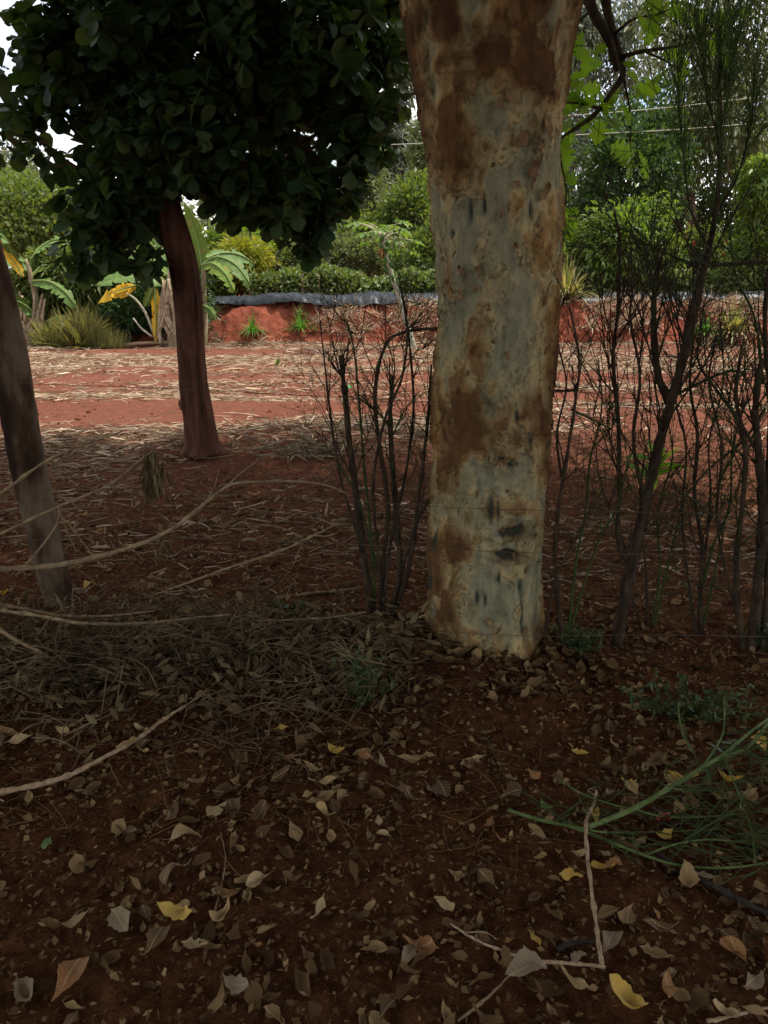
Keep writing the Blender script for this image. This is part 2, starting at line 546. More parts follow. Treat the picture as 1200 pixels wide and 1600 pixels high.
def ground_material():
    m, t, b, o = new_mat('red_soil')
    n1 = noise_node(t, 1.2, 8, .6)
    n2 = noise_node(t, 22, 8, .65)
    n3 = noise_node(t, 140, 4, .6)
    r1 = ramp(t, [(.112, .046, .031), (.16, .064, .042), (.205, .087, .058)], [.32, .5, .68])
    t.links.new(n2.outputs['Fac'], r1.inputs['Fac'])
    # darker brown soil towards the fence row, red tilled soil in the field
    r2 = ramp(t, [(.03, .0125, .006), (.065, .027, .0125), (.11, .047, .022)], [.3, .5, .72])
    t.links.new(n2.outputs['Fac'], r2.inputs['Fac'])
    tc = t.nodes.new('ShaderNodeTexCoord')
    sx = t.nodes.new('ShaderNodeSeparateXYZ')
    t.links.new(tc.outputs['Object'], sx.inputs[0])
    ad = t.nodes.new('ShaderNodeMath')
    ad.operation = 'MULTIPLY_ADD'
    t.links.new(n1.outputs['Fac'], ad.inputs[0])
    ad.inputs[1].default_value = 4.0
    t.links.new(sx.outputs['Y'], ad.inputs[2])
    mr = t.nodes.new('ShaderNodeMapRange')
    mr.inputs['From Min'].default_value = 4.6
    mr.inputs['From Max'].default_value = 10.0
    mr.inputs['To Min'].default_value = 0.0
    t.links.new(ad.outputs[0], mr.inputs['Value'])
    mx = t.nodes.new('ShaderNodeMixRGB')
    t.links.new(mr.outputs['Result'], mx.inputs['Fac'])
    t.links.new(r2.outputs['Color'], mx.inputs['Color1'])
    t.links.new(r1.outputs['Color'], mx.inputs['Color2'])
    r3 = ramp(t, [(.72, .72, .72), (1.25, 1.2, 1.15)], [.35, .65])
    t.links.new(n3.outputs['Fac'], r3.inputs['Fac'])
    mu = t.nodes.new('ShaderNodeMixRGB')
    mu.blend_type = 'MULTIPLY'
    mu.inputs['Fac'].default_value = 1
    t.links.new(mx.outputs['Color'], mu.inputs['Color1'])
    t.links.new(r3.outputs['Color'], mu.inputs['Color2'])
    t.links.new(mu.outputs['Color'], b.inputs['Base Color'])
    b.inputs['Roughness'].default_value = 1.0
    b.inputs['Specular IOR Level'].default_value = 0.0
    add_bump(t, b, n3, .9, .012)
    return m


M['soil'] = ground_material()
M['bank'] = mat_noise('red_bank_soil', [(.12, .036, .021), (.20, .055, .031), (.26, .082, .05)], 7, .95, .9, dist=.05, detail=9)
M['plateau'] = mat_noise('garden_soil', [(.12, .06, .035), (.14, .11, .05), (.10, .12, .045)], 2, .95, .4)


def sheet_material():
    m, t, b, o = new_mat('dark_plastic_sheet')
    n = noise_node(t, 5, 5, .6)
    r = ramp(t, [(.012, .014, .016), (.022, .026, .03), (.04, .046, .052)], [.35, .55, .7])
    t.links.new(n.outputs['Fac'], r.inputs['Fac'])
    t.links.new(r.outputs['Color'], b.inputs['Base Color'])
    b.inputs['Roughness'].default_value = .42
    b.inputs['Specular IOR Level'].default_value = .2
    return m


M['sheet'] = sheet_material()


def eucalypt_bark_material():
    m, t, b, o = new_mat('peeling_eucalyptus_bark')
    a1 = t.nodes.new('ShaderNodeAttribute'); a1.attribute_name = 'bark'
    a2 = t.nodes.new('ShaderNodeAttribute'); a2.attribute_name = 'scar'
    a3 = t.nodes.new('ShaderNodeAttribute'); a3.attribute_name = 'stain_shade'
    ns = noise_node(t, 9, 6, .6, (1, 1, .22))
    nf = noise_node(t, 30, 8, .68, (1, 1, .55))
    lay = ramp(t, [(.215, .20, .128), (.275, .24, .142), (.335, .265, .14), (.275, .185, .086), (.195, .115, .05), (.12, .062, .028)], [0, .2, .4, .6, .8, 1])
    t.links.new(a1.outputs['Fac'], lay.inputs['Fac'])
    tint = ramp(t, [(.78, .78, .72), (1.0, 1.0, .98), (1.2, 1.08, .86)], [.32, .5, .68])
    t.links.new(ns.outputs['Fac'], tint.inputs['Fac'])
    grain = ramp(t, [(.5, .46, .42), (1.0, 1.0, 1.0), (1.45, 1.4, 1.3)], [.3, .5, .72])
    t.links.new(nf.outputs['Fac'], grain.inputs['Fac'])
    m1 = t.nodes.new('ShaderNodeMixRGB'); m1.blend_type = 'MULTIPLY'; m1.inputs['Fac'].default_value = 1
    t.links.new(lay.outputs['Color'], m1.inputs['Color1']); t.links.new(tint.outputs['Color'], m1.inputs['Color2'])
    mx = t.nodes.new('ShaderNodeMixRGB'); mx.blend_type = 'MULTIPLY'; mx.inputs['Fac'].default_value = 1
    t.links.new(m1.outputs['Color'], mx.inputs['Color1']); t.links.new(grain.outputs['Color'], mx.inputs['Color2'])
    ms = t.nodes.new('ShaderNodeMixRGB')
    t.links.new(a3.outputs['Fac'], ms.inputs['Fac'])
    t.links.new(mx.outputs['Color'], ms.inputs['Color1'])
    ms.inputs['Color2'].default_value = (.055, .028, .015, 1)  # one dark brown for real stains, painted crown shade and edge shadows
    mc = t.nodes.new('ShaderNodeMixRGB')
    t.links.new(a2.outputs['Fac'], mc.inputs['Fac'])
    t.links.new(ms.outputs['Color'], mc.inputs['Color1'])
    mc.inputs['Color2'].default_value = (.035, .045, .034, 1)
    t.links.new(mc.outputs['Color'], b.inputs['Base Color'])
    b.inputs['Roughness'].default_value = .9
    b.inputs['Specular IOR Level'].default_value = .03
    add_bump(t, b, nf, .8, .01)
    return m


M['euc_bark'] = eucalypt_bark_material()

# ---------------------------------------------------------------- ground and bank


def grid(xs, ys, zf):
    X, Y = np.meshgrid(xs, ys)
    Z = zf(X.ravel(), Y.ravel())
    V = np.stack([X.ravel(), Y.ravel(), Z], 1)
    nx, ny = len(xs), len(ys)
    i, j = np.meshgrid(np.arange(ny - 1), np.arange(nx - 1), indexing='ij')
    a = i * nx + j
    return V, np.stack([a, a + 1, a + nx + 1, a + nx], -1).reshape(-1, 4)


def axis(*segs):
    out = []
    for a, b, s in segs:
        out.append(np.arange(a, b - 1e-6, s))
    return np.concatenate(out + [[segs[-1][1]]])


xs = axis((-900, -100, 100), (-100, -20, 8), (-20, -4, .5), (-4, -1.9, .08), (-1.9, 1.9, .0125), (1.9, 4, .08), (4, 20, .5), (20, 100, 8), (100, 900, 100))
ys = axis((-400, -20, 40), (-20, 0.6, 1.03), (.6, 1.0, .04), (1.0, 3.6, .0125), (3.6, 6, .04), (6, 18.5, .15), (18.5, 40, 1.5), (40, 1000, 60))
V, Q = grid(xs, ys, height)
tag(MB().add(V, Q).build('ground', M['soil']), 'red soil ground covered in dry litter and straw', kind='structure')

BANK_Y = 17.6


def bank_h(x, y):
    P = np.stack([x, y, 0 * x], 1)
    e = BANK_Y - .25 + (fbm(P * .5, 3, 21) - .5) * 1.0
    top = .93 + (fbm(P * .35, 3, 22) - .5) * .12
    s = sstep(0, 1.5, y - e)
    z = -.12 + (top + .12) * s
    mid = np.exp(-((s - .5) / .35) ** 2)
    z = z + (fbm(P * 3.0, 4, 23) - .5) * .34 * mid + (fbm(P * 8, 4, 24) - .5) * .20 * (s > .02)
    return z


xs = axis((-40, -12, 1), (-12, 14, .07), (14, 45, 1))
ys = axis((16.9, 19.4, .06), (19.4, 24, .6), (24, 60, 6), (60, 900, 120))
V, Q = grid(xs, ys, bank_h)
tag(MB().add(V, Q).build('embankment', M['bank']), 'red earth bank at the far edge of the field', kind='structure')


def bz(x, y):
    return float(bank_h(np.array([x], float), np.array([y], float))[0])


# ---------------------------------------------------------------- plastic sheet along the bank
def sheet():
    n, k = 620, 15
    x = np.linspace(-5.2, 11.5, n)
    u = np.linspace(0, 1, k)
    X, U = np.meshgrid(x, u, indexing='ij')
    P = np.stack([X.ravel(), U.ravel() * 1.5, np.zeros(X.size)], 1)
    w1 = fbm(P * np.array([1.1, 2.6, 1]), 4, 41).reshape(X.shape) - .5
    w2 = fbm(np.stack([P[:, 0] * 5 + P[:, 1] * 6, P[:, 1] * 2 - P[:, 0], P[:, 2]], 1), 4, 43).reshape(X.shape) - .5
    X2 = X + U * 1.3
    w2 = .5 * w2 - np.abs(w2) * 1.3 + .12
    y = 18.62 + .25 * (fbm(np.stack([x * .5, 0 * x, 0 * x], 1), 2, 45) - .5)[:, None] + U * .75 + w1 * .18
    prof = np.interp(U, [0, .25, .6, 1], [-.05, .05, .10, .02])
    z = .98 + prof + (w1 * .16 + w2 * .17) * np.interp(U, [0, .15, .8, 1], [.5, 1, 1, .3])
    z = z + ((fbm(np.stack([x * .9, 0 * x, 0 * x], 1), 3, 47) - .5) * .16)[:, None] * np.interp(U, [0, .3, 1], [.4, 1, .5])
    z[:, 0] -= .05 + .12 * (fbm(np.stack([x * 1.7, 0 * x, 0 * x], 1), 3, 48) - .4)
    V = np.stack([X, y, z], -1).reshape(-1, 3)
    i, j = np.meshgrid(np.arange(n - 1), np.arange(k - 1), indexing='ij')
    a = i * k + j
    Q = np.stack([a, a + k, a + k + 1, a + 1], -1).reshape(-1, 4)
    o = MB().add(V, Q).build('plastic_sheet', M['sheet'])
    tag(o, 'long crumpled dark grey plastic sheet lying along the top of the red bank', 'plastic sheet')


sheet()


# ---------------------------------------------------------------- trees
def crown_points(ells, n, clump=.16, per=14, shell=.55):
    """leaf positions in clumps spread through ellipsoids (centre, radii)"""
    vol = np.array([e[1][0] * e[1][1] * e[1][2] for e in ells]) ** .75
    cnt = np.maximum(1, (n * vol / vol.sum()).astype(int))
    out, outd = [], []
    for (c, r), m in zip(ells, cnt):
        c, r = np.asarray(c), np.asarray(r)
        k = max(3, m // per)
        d = norm(rng.normal(size=(k, 3)))
        rad = shell + (1 - shell) * rng.random(k) ** .6
        rad *= .62 + .72 * vnoise(d * 2.8 + c, 5)          # uneven outline
        cc = c + d * rad[:, None] * r
        sz = clump * np.min(r) * (0.5 + rng.random(k))
        pick = rng.integers(0, k, m)
        off = rng.normal(size=(m, 3)) * sz[pick][:, None]
        out.append(cc[pick] + off)
        outd.append(norm(d[pick] * .7 + norm(off) * .6 + rng.normal(size=(m, 3)) * .5))
    return np.vstack(out), np.vstack(outd)


def leafage(name, parent, ells, n, size, mat, tpl=RHOMB, aspect=.5, droop=.0, clump=.16, per=14, shell=.55, kind='stuff'):
    P, D = crown_points(ells, n, clump, per, shell)
    D[:, 2] -= droop
    L = size * (.6 + .8 * rng.random(len(P)))
    fr = frames_from(D, rng.normal(size=len(P)) * 1.0)
    mb = MB().scatter(tpl, P, fr, np.stack([L * aspect, L, L], 1))
    o = mb.build(name, mat, parent)
    if kind:
        o['kind'] = kind
    return o


def far_tree(name, label, Y, base_px, blobs, n, size, mat, bark='far_bark', r=.12, tpl=RHOMB, aspect=.5, droop=0., base_z=.9,
             cat='tree', group=None, clump=.16, per=14, depth=.9, lean=0, shell=.45, limbs=True):
    """blobs are (px, py, rx, ry) as seen at distance Y"""
    ells = []
    for k, (cx, cy, rx, ry) in enumerate(blobs):
        s = mpp(cx, cy, Y)
        p = at(cx, cy, Y + (k % 3 - 1) * .5 * min(rx, ry) * s)
        ells.append((p, (rx * s, min(rx, ry) * s * depth, ry * s)))
    b = at(base_px, 500, Y)
    b[2] = base_z
    t = thing(name, label, cat, b, group)
    top = max(ells, key=lambda e: e[0][2])
    hi = np.array(top[0])
    mid = (b + hi) / 2 + np.array([lean, 0, 0])
    pts = spline([b - [0, 0, .15], b + (mid - b) * .5 + rng.normal(size=3) * .05, mid, hi], 14)
    MB().tube(pts, [r * 1.3, r, r * .75, r * .3], 9, .06).build('trunk', M[bark], t)
    if limbs:
        for c, rr in ells:
            k = int(np.clip(np.argmin(np.abs(pts[:, 2] - (c[2] - rr[2] * .6))), 2, 11))
            lp = spline([pts[k], (pts[k] + c) / 2 + rng.normal(size=3) * .08, c + np.array([0, 0, rr[2] * .4])], 8)
            lm = MB().tube(lp, [r * .5, r * .3, r * .12], 6, .05)
            for q in range(4):
                e = c + norm(rng.normal(size=3)) * np.array(rr) * .8
                lm.tube(spline([lp[4], (lp[4] + e) / 2 + rng.normal(size=3) * .06, e], 5), [r * .2, r * .07], 5)
            lm.build('limb', M[bark], t)
    leafage('crown', t, ells, n, size, M[mat], tpl, aspect, droop, clump, per, shell)
    return t


g_bg = 'trees standing beyond the red bank'
far_tree('leafy_tree', 'pale olive leafy tree beyond the leaning trunk and banana plant', 25, 60,
         [(45, 355, 70, 70), (105, 345, 48, 55), (15, 315, 50, 50)], 11000, .17, 'mid_leaf', group=g_bg, r=.13)
far_tree('dark_tree', 'small dark feathery tree top at the left edge behind the leafy tree', 31, 8,
         [(5, 275, 48, 45), (52, 285, 20, 25), (20, 320, 40, 40)], 5000, .16, 'grey_leaf', group=g_bg, r=.14)
far_tree('feathery_tree', 'grey olive feathery tree hanging behind the fig crown over the hedge', 29, 470,
         [(500, 345, 70, 75), (445, 320, 50, 65), (395, 330, 40, 40), (470, 260, 55, 45)], 12000, .17, 'olive_leaf', group=g_bg, aspect=.3, droop=.6, r=.18)
far_tree('dark_conifer', 'narrow dark evergreen tree between cassava bush and hedge', 26, 428,
         [(428, 405, 17, 32), (426, 370, 14, 26)], 2600, .14, 'deep_leaf', group=g_bg, r=.10)
far_tree('bushy_tree', 'mid green bushy tree just behind the papaya', 25, 640,
         [(635, 335, 40, 40), (580, 370, 45, 34), (665, 355, 36, 52), (610, 385, 55, 32), (650, 300, 26, 24)], 13000, .16, 'mid_leaf', group=g_bg, r=.14)
far_tree('tall_eucalyptus', 'tall thin grey eucalyptus with hanging leaves beyond the bushy tree', 34, 622,
         [(622, 150, 17, 60), (610, 225, 24, 40), (640, 100, 15, 40), (628, 40, 22, 50), (598, 285, 34, 35), (655, 240, 24, 55)], 7000, .30, 'grey_leaf', group=g_bg, aspect=.3, droop=1.0, r=.12, clump=.35)
far_tree('feathery_tree', 'tall olive feathery tree between the fig crown and the bushy tree', 27, 560,
         [(560, 300, 36, 40), (535, 345, 42, 40), (590, 340, 36, 36), (572, 255, 24, 28), (520, 390, 50, 30)], 10000, .18, 'olive_leaf', group=g_bg, aspect=.35, droop=.5, r=.12, clump=.25)
far_tree('feathery_tree', 'olive feathery tree peeking out close left of the peeling trunk', 28, 668,
         [(668, 260, 26, 50), (660, 210, 18, 30), (690, 300, 30, 50)], 5000, .18, 'olive_leaf', group=g_bg, aspect=.35, droop=.5, r=.12, clump=.25)
far_tree('dense_shrub', 'dark green shrub mass behind the clipped hedge by the papaya', 22.5, 520,
         [(480, 412, 60, 30), (560, 405, 60, 34)], 8000, .12, 'olive_leaf', cat='shrub', r=.06, group='shrubs behind the hedge')
far_tree('dense_shrub', 'deep green shrub behind the hedge close to the peeling trunk', 22, 650,
         [(650, 410, 50, 36), (690, 390, 40, 50)], 6000, .12, 'mid_leaf', cat='shrub', r=.06, group='shrubs behind the hedge')
far_tree('cassava_bush', 'round yellow green cassava bush beside the banana plant', 20.8, 378,
         [(378, 412, 42, 38), (350, 425, 30, 32), (400, 395, 20, 20)], 7000, .17, 'yellow_leaf', cat='bush', r=.05, aspect=.22, droop=.5)
far_tree('green_bush', 'bright green bush behind the yellow green cassava bush', 22.5, 395,
         [(395, 395, 45, 40), (350, 385, 30, 30)], 5000, .17, 'bright_leaf', cat='bush', r=.05, aspect=.3)
g_l = 'shrubs around the banana plants'
far_tree('leafy_shrub', 'tall green leafy shrub behind the banana plant at the left edge', 18.2, 105,
         [(110, 435, 62, 42), (60, 445, 45, 40), (85, 490, 62, 42)], 11000, .2, 'mid_leaf', cat='shrub', r=.04, aspect=.22, droop=.5, group=g_l, base_z=.1)
far_tree('leafy_shrub', 'green leafy shrub under the fig crown between both banana plants', 18.6, 190,
         [(185, 425, 62, 42), (215, 460, 50, 40), (150, 475, 50, 40)], 10000, .18, 'bright_leaf', cat='shrub', r=.04, aspect=.3, droop=.4, group=g_l, base_z=.4)
far_tree('leafy_shrub', 'dark green shrub directly behind the yellow banana leaves', 17.9, 215,
         [(205, 488, 42, 30), (285, 470, 45, 45), (170, 495, 40, 30)], 8000, .13, 'deep_leaf', cat='shrub', r=.04, aspect=.4, group=g_l, base_z=.2)
far_tree('leafy_shrub', 'light green shrub behind the fig trunk and upright banana leaf', 20.4, 290,
         [(285, 420, 45, 45), (335, 440, 35, 40)], 6000, .18, 'bright_leaf', cat='shrub', r=.04, aspect=.3, droop=.3, group=g_l)
# right of the trunk
far_tree('grey_eucalyptus', 'tall grey eucalyptus with drooping leaves against the sky beside the peeling trunk', 35, 900,
         [(905, 60, 38, 70), (960, 30, 55, 50), (905, 170, 32, 75), (900, 280, 35, 70), (985, 110, 35, 40), (880, 20, 40, 60)], 8500, .32, 'grey_leaf', group=g_bg, aspect=.28, droop=1.0, r=.14, clump=.35)
far_tree('dense_tree', 'dark glossy dense tree behind the green bush at the middle right', 24, 990,
         [(975, 285, 72, 85), (1015, 205, 45, 60), (930, 335, 40, 50), (960, 210, 30, 40), (1040, 280, 40, 70)], 15000, .16, 'deep_leaf', group=g_bg, aspect=.6, r=.16)
far_tree('bright_bush', 'bright green bush in front of the dark dense tree', 20.6, 950,
         [(965, 385, 62, 52), (1005, 350, 40, 35), (1030, 405, 36, 34)], 9000, .2, 'bright_leaf', cat='bush', r=.05, aspect=.35, droop=.6)
far_tree('green_bush', 'mid green bush close beside the peeling trunk above the sheet', 21, 890,
         [(890, 400, 36, 50), (905, 430, 50, 26)], 5000, .17, 'mid_leaf', cat='bush', r=.05, aspect=.35, droop=.4)
far_tree('brown_eucalyptus', 'eucalyptus with brown trunk and hanging foliage behind the tall pencil shrub', 27, 1082,
         [(1100, 110, 55, 90), (1165, 70, 55, 100), (1055, 30, 50, 40), (1150, 200, 60, 60), (1080, 230, 35, 60), (1195, 170, 40, 80)], 11000, .27, 'olive_leaf', bark='brown_bark', group=g_bg, aspect=.28, droop=1.0, r=.2, clump=.32)
far_tree('shadowy_tree', 'dark green tree at the right edge behind the pencil shrub tops', 29, 1150,
         [(1150, 320, 55, 80), (1080, 350, 40, 60), (1195, 300, 40, 70)], 9000, .18, 'deep_leaf', group=g_bg, r=.15)
far_tree('bright_shrub', 'bright green shrub at the right edge above the sheet', 20.2, 1185,
         [(1190, 290, 32, 45), (1182, 390, 34, 48), (1195, 340, 30, 50)], 6000, .19, 'bright_leaf', cat='shrub', r=.05, aspect=.35, droop=.5)
fb = far_tree('flowering_bush', 'olive bush with small red flowers behind the pencil shrub stem', 22, 1105,
              [(1100, 395, 40, 34), (1060, 420, 45, 30), (1140, 410, 40, 34)], 7000, .14, 'mid_leaf', cat='bush', r=.05)
for px, py in [(1105, 386), (1129, 396), (1112, 372), (1085, 380), (1098, 362), (1136, 378), (1052, 378)]:
    p = at(px, py, 21.2)
    d = norm(rng.normal(size=(9, 3)) + [0, -.6, .3])
    MB().scatter(OVATE, np.tile(p, (9, 1)), frames_from(d), np.stack([np.full(9, .05), np.full(9, .075), np.full(9, .07)], 1)).build('flower', M['flower'], fb)

# far wood that closes the horizon
NW = 60000
P = np.stack([rng.uniform(-80, 80, NW), rng.uniform(44, 66, NW), np.zeros(NW)], 1)
hh = 2.0 + 7.5 * fbm(P * np.array([.13, .05, 1]), 3, 61) ** 1.3
P[:, 2] = rng.random(NW) ** .75 * hh
tag(MB().scatter(RHOMB, P, frames_from(rng.normal(size=P.shape)), rng.uniform(.22, .6, NW)).build('treeline', M['wood_leaf']),
    'low distant wood along the horizon', 'wood', kind='stuff')


# ---------------------------------------------------------------- hedge, posts, power lines
def hedge(label, px0, px1, py_top, Y, n):
    a, b = at(px0, 500, Y), at(px1, 500, Y)
    x0, x1 = a[0], b[0]
    ztop = at((px0 + px1) / 2, py_top, Y)[2]
    t = thing('hedge', label, 'hedge', ((x0 + x1) / 2, Y, .9), 'clipped hedges on the bank')
    P = np.stack([rng.uniform(x0, x1, n), Y + rng.normal(size=n) * .22, np.zeros(n)], 1)
    zt = ztop + (fbm(np.stack([P[:, 0] * 1.5, 0 * P[:, 0], 0 * P[:, 0]], 1), 4, 71) - .45) * .6
    P[:, 2] = .88 + (zt - .88) * rng.random(n) ** .7
    D = norm(rng.normal(size=(n, 3)) + [0, -.5, .5])
    L = rng.uniform(.07, .14, n)
    o = MB().scatter(RHOMB, P, frames_from(D, rng.normal(size=n)), np.stack([L * .6, L, L], 1)).build('foliage', M['hedge_leaf'], t)
    o['kind'] = 'stuff'
    mb = MB()
    for x in np.arange(x0 + .1, x1, .28):
        mb.tube(spline([(x, Y, .8), (x + rng.normal() * .05, Y, 1.1), (x + rng.normal() * .1, Y + .05, ztop - .05)], 5), [.02, .01], 5)
    o = mb.build('stems', M['far_bark'], t)
    o['kind'] = 'stuff'


hedge('clipped light green hedge between cassava bush and peeling trunk', 395, 715, 430, 20.1, 15000)
hedge('clipped light green hedge behind the pencil shrubs at the right', 860, 1260, 420, 20.1, 16000)
for px, Y, top, lab in [(472, 19.75, 428, 'thin weathered fence post standing in front of the hedge'),
                        (497, 19.7, 432, 'second thin fence post nearer the papaya in front of the hedge')]:
    b, tp = at(px, 470, Y), at(px + 1, top, Y)
    b[2] = .85
    tag(MB().tube(spline([b, (b + tp) / 2 + [.01, 0, 0], tp], 8), [.045, .038, .034] if px < 480 else [.02, .016, .014], 9, .06).build('fence_post', M['post']), lab, 'post', 'posts in front of the hedge')

for (a, b, c), lab in [(((560, 187), (880, 181), (1260, 143)), 'upper pale power line strung across in front of the far trees'),
                       (((560, 228), (880, 212), (1260, 184)), 'lower pale power line strung across in front of the far trees')]:
    A, B, Cc = at(*a, 24), at(*b, 22.5), at(*c, 21)
    d = norm(Cc - A)
    pts = spline([A - d * 25 + [0, 0, 1.5], A - d * 8 + [0, 0, .25], A, B, Cc, Cc + d * 12 + [0, 0, .8]], 40)
    tag(MB().tube(pts, .011, 5).build('power_line', M['cable']), lab, 'cable', 'power lines behind the field')


# ---------------------------------------------------------------- banana plants
def banana_leaf(mid, width, mat, parent, name='leaf', seed=0, tear=.25, fold=.18, side=(1, 0, 0), n=22, label=None):
    """a long blade on a curved midrib, torn along its side veins"""
    pts = spline(mid, n)
    T = norm(np.gradient(pts, axis=0))
    S = norm(np.tile(np.asarray(side, float), (n, 1)) - T * np.sum(T * np.asarray(side, float), 1)[:, None])
    N = np.cross(S, T)
    u = np.linspace(0, 1, n)
    w = width * np.interp(u, [0, .08, .3, .7, .9, 1], [.12, .55, 1, .95, .55, .05]) / 2
    r = np.random.default_rng(seed)
    mb = MB()
    for sgn in (-1, 1):
        i = 0
        while i < n - 1:
            k = int(r.integers(2, 6)) if tear > 0 else n
            j = min(n - 1, i + k)
            sag = r.random() * tear
            ww = w[i:j + 1] * (1 - .25 * r.random() * (tear > 0))
            gap = np.linspace(0, -.12, j - i + 1)[:, None] * T[i:j + 1] * width * (tear > 0)
            a = pts[i:j + 1]
            b = a + S[i:j + 1] * (sgn * ww * .55)[:, None] + N[i:j + 1] * (ww * fold)[:, None] - [0, 0, sag * width * .1]
            c = a + S[i:j + 1] * (sgn * ww)[:, None] + N[i:j + 1] * (ww * fold * .6)[:, None] - np.array([0, 0, sag * width * .5]) + gap
            m = j - i + 1
            V = np.stack([a, b, c], 1).reshape(-1, 3)
            Qs = []
            for q in range(m - 1):
                for s in (0, 1):
                    Qs.append((q * 3 + s, q * 3 + s + 1, q * 3 + s + 4, q * 3 + s + 3))
            mb.add(V, Qs)
            i = j
    o = mb.build(name, M[mat], parent)
    MB().tube(pts - N * .01, [.028, .018, .006], 6).build('midrib', M['banana_dry' if mat == 'banana_dry' else 'midrib'], o)
    if label:
        o['label'] = label
    return o


def bpts(Y, *pp):
    """points from (px, py[, dY])"""
    return [at(p[0], p[1], Y + (p[2] if len(p) > 2 else 0)) for p in pp]


Yb = 17.2
base = at(62, 540, Yb); base[2] = hz(base[0], Yb)
bn = thing('banana_plant', 'banana plant with yellow leaf tip beside the leaning trunk at the left edge', 'banana plant', base, 'banana plants at the field edge')
MB().tube(spline([base - [0, 0, .1]] + bpts(Yb, (60, 490), (48, 430), (40, 405)), 14), [.085, .07, .05, .03], 12, .10).build('pseudostem', M['banana_stem'], bn)
MB().tube(spline([base + [-.22, .1, -.1]] + bpts(Yb + .1, (40, 500), (30, 455)), 10), [.06, .05, .02], 10, .10).build('pseudostem', M['banana_stem'], bn)
MB().tube(spline([base + [-.38, -.1, -.1]] + bpts(Yb - .1, (30, 520), (22, 480)), 10), [.05, .04, .015], 10, .10).build('pseudostem', M['banana_stem'], bn)
banana_leaf(bpts(Yb, (38, 430), (18, 395, -.2), (5, 370, -.4), (-30, 350, -.5)), .42, 'banana_green', bn, seed=1, side=(.6, .2, -.8))
banana_leaf(bpts(Yb - .2, (36, 432), (24, 412), (12, 395), (0, 372)), .22, 'banana_yellow', bn, seed=2, side=(.8, .3, -.4), label='yellow leaf')
banana_leaf(bpts(Yb, (48, 432), (70, 415, .2), (95, 425, .4), (122, 452, .6)), .55, 'banana_pale', bn, seed=3, side=(.3, .9, .5), tear=.5)
banana_leaf(bpts(Yb, (40, 425), (20, 410, .3), (-8, 415, .5), (-40, 440, .6)), .55, 'banana_green', bn, seed=4, side=(.2, 1, .4))
banana_leaf(bpts(Yb, (58, 502), (45, 482, -.3), (25, 470, -.5), (0, 478, -.6)), .3, 'banana_green', bn, seed=5, side=(.2, .5, -.8), tear=.1)
banana_leaf(bpts(Yb, (62, 510), (80, 500, -.2), (98, 496, -.3), (112, 498, -.4)), .22, 'banana_green', bn, seed=6, side=(.1, .6, .8), tear=.1)
banana_leaf(bpts(Yb, (66, 512), (74, 518, -.2), (82, 528, -.3), (92, 538, -.3)), .20, 'banana_pale', bn, seed=7, side=(.8, .1, .5), tear=.1)
banana_leaf(bpts(Yb, (44, 420), (60, 390, .3), (85, 375, .5), (112, 378, .7)), .5, 'banana_green', bn, seed=8, side=(.2, .9, .5), tear=.4)
banana_leaf(bpts(Yb, (46, 440), (75, 440, -.2), (100, 455, -.3), (120, 480, -.3)), .42, 'banana_green', bn, seed=10, side=(.3, .8, .6), tear=.5)
banana_leaf(bpts(Yb + .1, (30, 465), (14, 455, -.2), (0, 468, -.3), (-14, 495, -.3)), .34, 'banana_green', bn, seed=11, side=(.4, .8, .5), tear=.4)
for k in range(7):
    x = rng.uniform(25, 78)
    banana_leaf(bpts(Yb - .15, (x, 470 + rng.uniform(-15, 20)), (x + rng.uniform(-16, 16), 500, -.1), (x + rng.uniform(-30, 30), 530, -.2)), rng.uniform(.05, .14), 'banana_dry', bn, 'dry_leaf', 20 + k, .5, side=(1, .4, 0), n=12)

base = at(270, 538, Yb); base[2] = hz(base[0], Yb)
bn = thing('banana_plant', 'banana plant with broken yellow leaves partly behind the fig trunk', 'banana plant', base, 'banana plants at the field edge')
MB().tube(spline([base - [0, 0, .1]] + bpts(Yb, (268, 490), (266, 440), (268, 415)), 14), [.12, .10, .075, .04], 14, .10).build('pseudostem', M['banana_stem'], bn)
b2 = at(318, 536, Yb + .5)
MB().tube(spline([b2 - [0, 0, .2]] + bpts(Yb + .5, (319, 480), (318, 430), (316, 400)), 14), [.08, .07, .05, .03], 12, .10).build('pseudostem', M['banana_stem'], bn)
banana_leaf(bpts(Yb + .4, (316, 420), (310, 385), (300, 350), (288, 316)), .42, 'banana_pale', bn, seed=31, side=(1, .2, .1), tear=.06)
banana_leaf(bpts(Yb + .4, (318, 412), (340, 402, -.2), (368, 414, -.4), (392, 445, -.5)), .52, 'banana_green', bn, seed=32, side=(.3, .9, .5), tear=.4)
banana_leaf(bpts(Yb + .3, (316, 415), (332, 412, -.4), (352, 428, -.6), (366, 455, -.7)), .40, 'banana_pale', bn, seed=33, side=(.5, .7, .5), tear=.5)
banana_leaf(bpts(Yb + .4, (318, 405), (345, 396, .4), (372, 398, .6), (398, 412, .8)), .5, 'banana_green', bn, seed=34, side=(.2, .9, .5), tear=.4)
banana_leaf(bpts(Yb, (262, 440), (220, 432, -.3), (180, 436, -.5), (142, 446, -.6)), .5, 'banana_green', bn, seed=35, side=(.1, .8, .55), tear=.15)
banana_leaf(bpts(Yb, (262, 430), (235, 405, .3), (225, 375, .5), (222, 350, .6)), .42, 'banana_pale', bn, seed=36, side=(1, .3, .2), tear=.2)
banana_leaf(bpts(Yb - .2, (212, 446), (192, 452, -.1), (172, 460, -.2), (153, 474, -.2)), .30, 'banana_yellow', bn, seed=37, side=(.2, .5, .85), tear=.25, label='broken yellow leaf')
banana_leaf(bpts(Yb + .1, (264, 430), (240, 400, .2), (205, 398, .4), (172, 418, .6)), .48, 'banana_green', bn, seed=40, side=(.2, .9, .5), tear=.4)
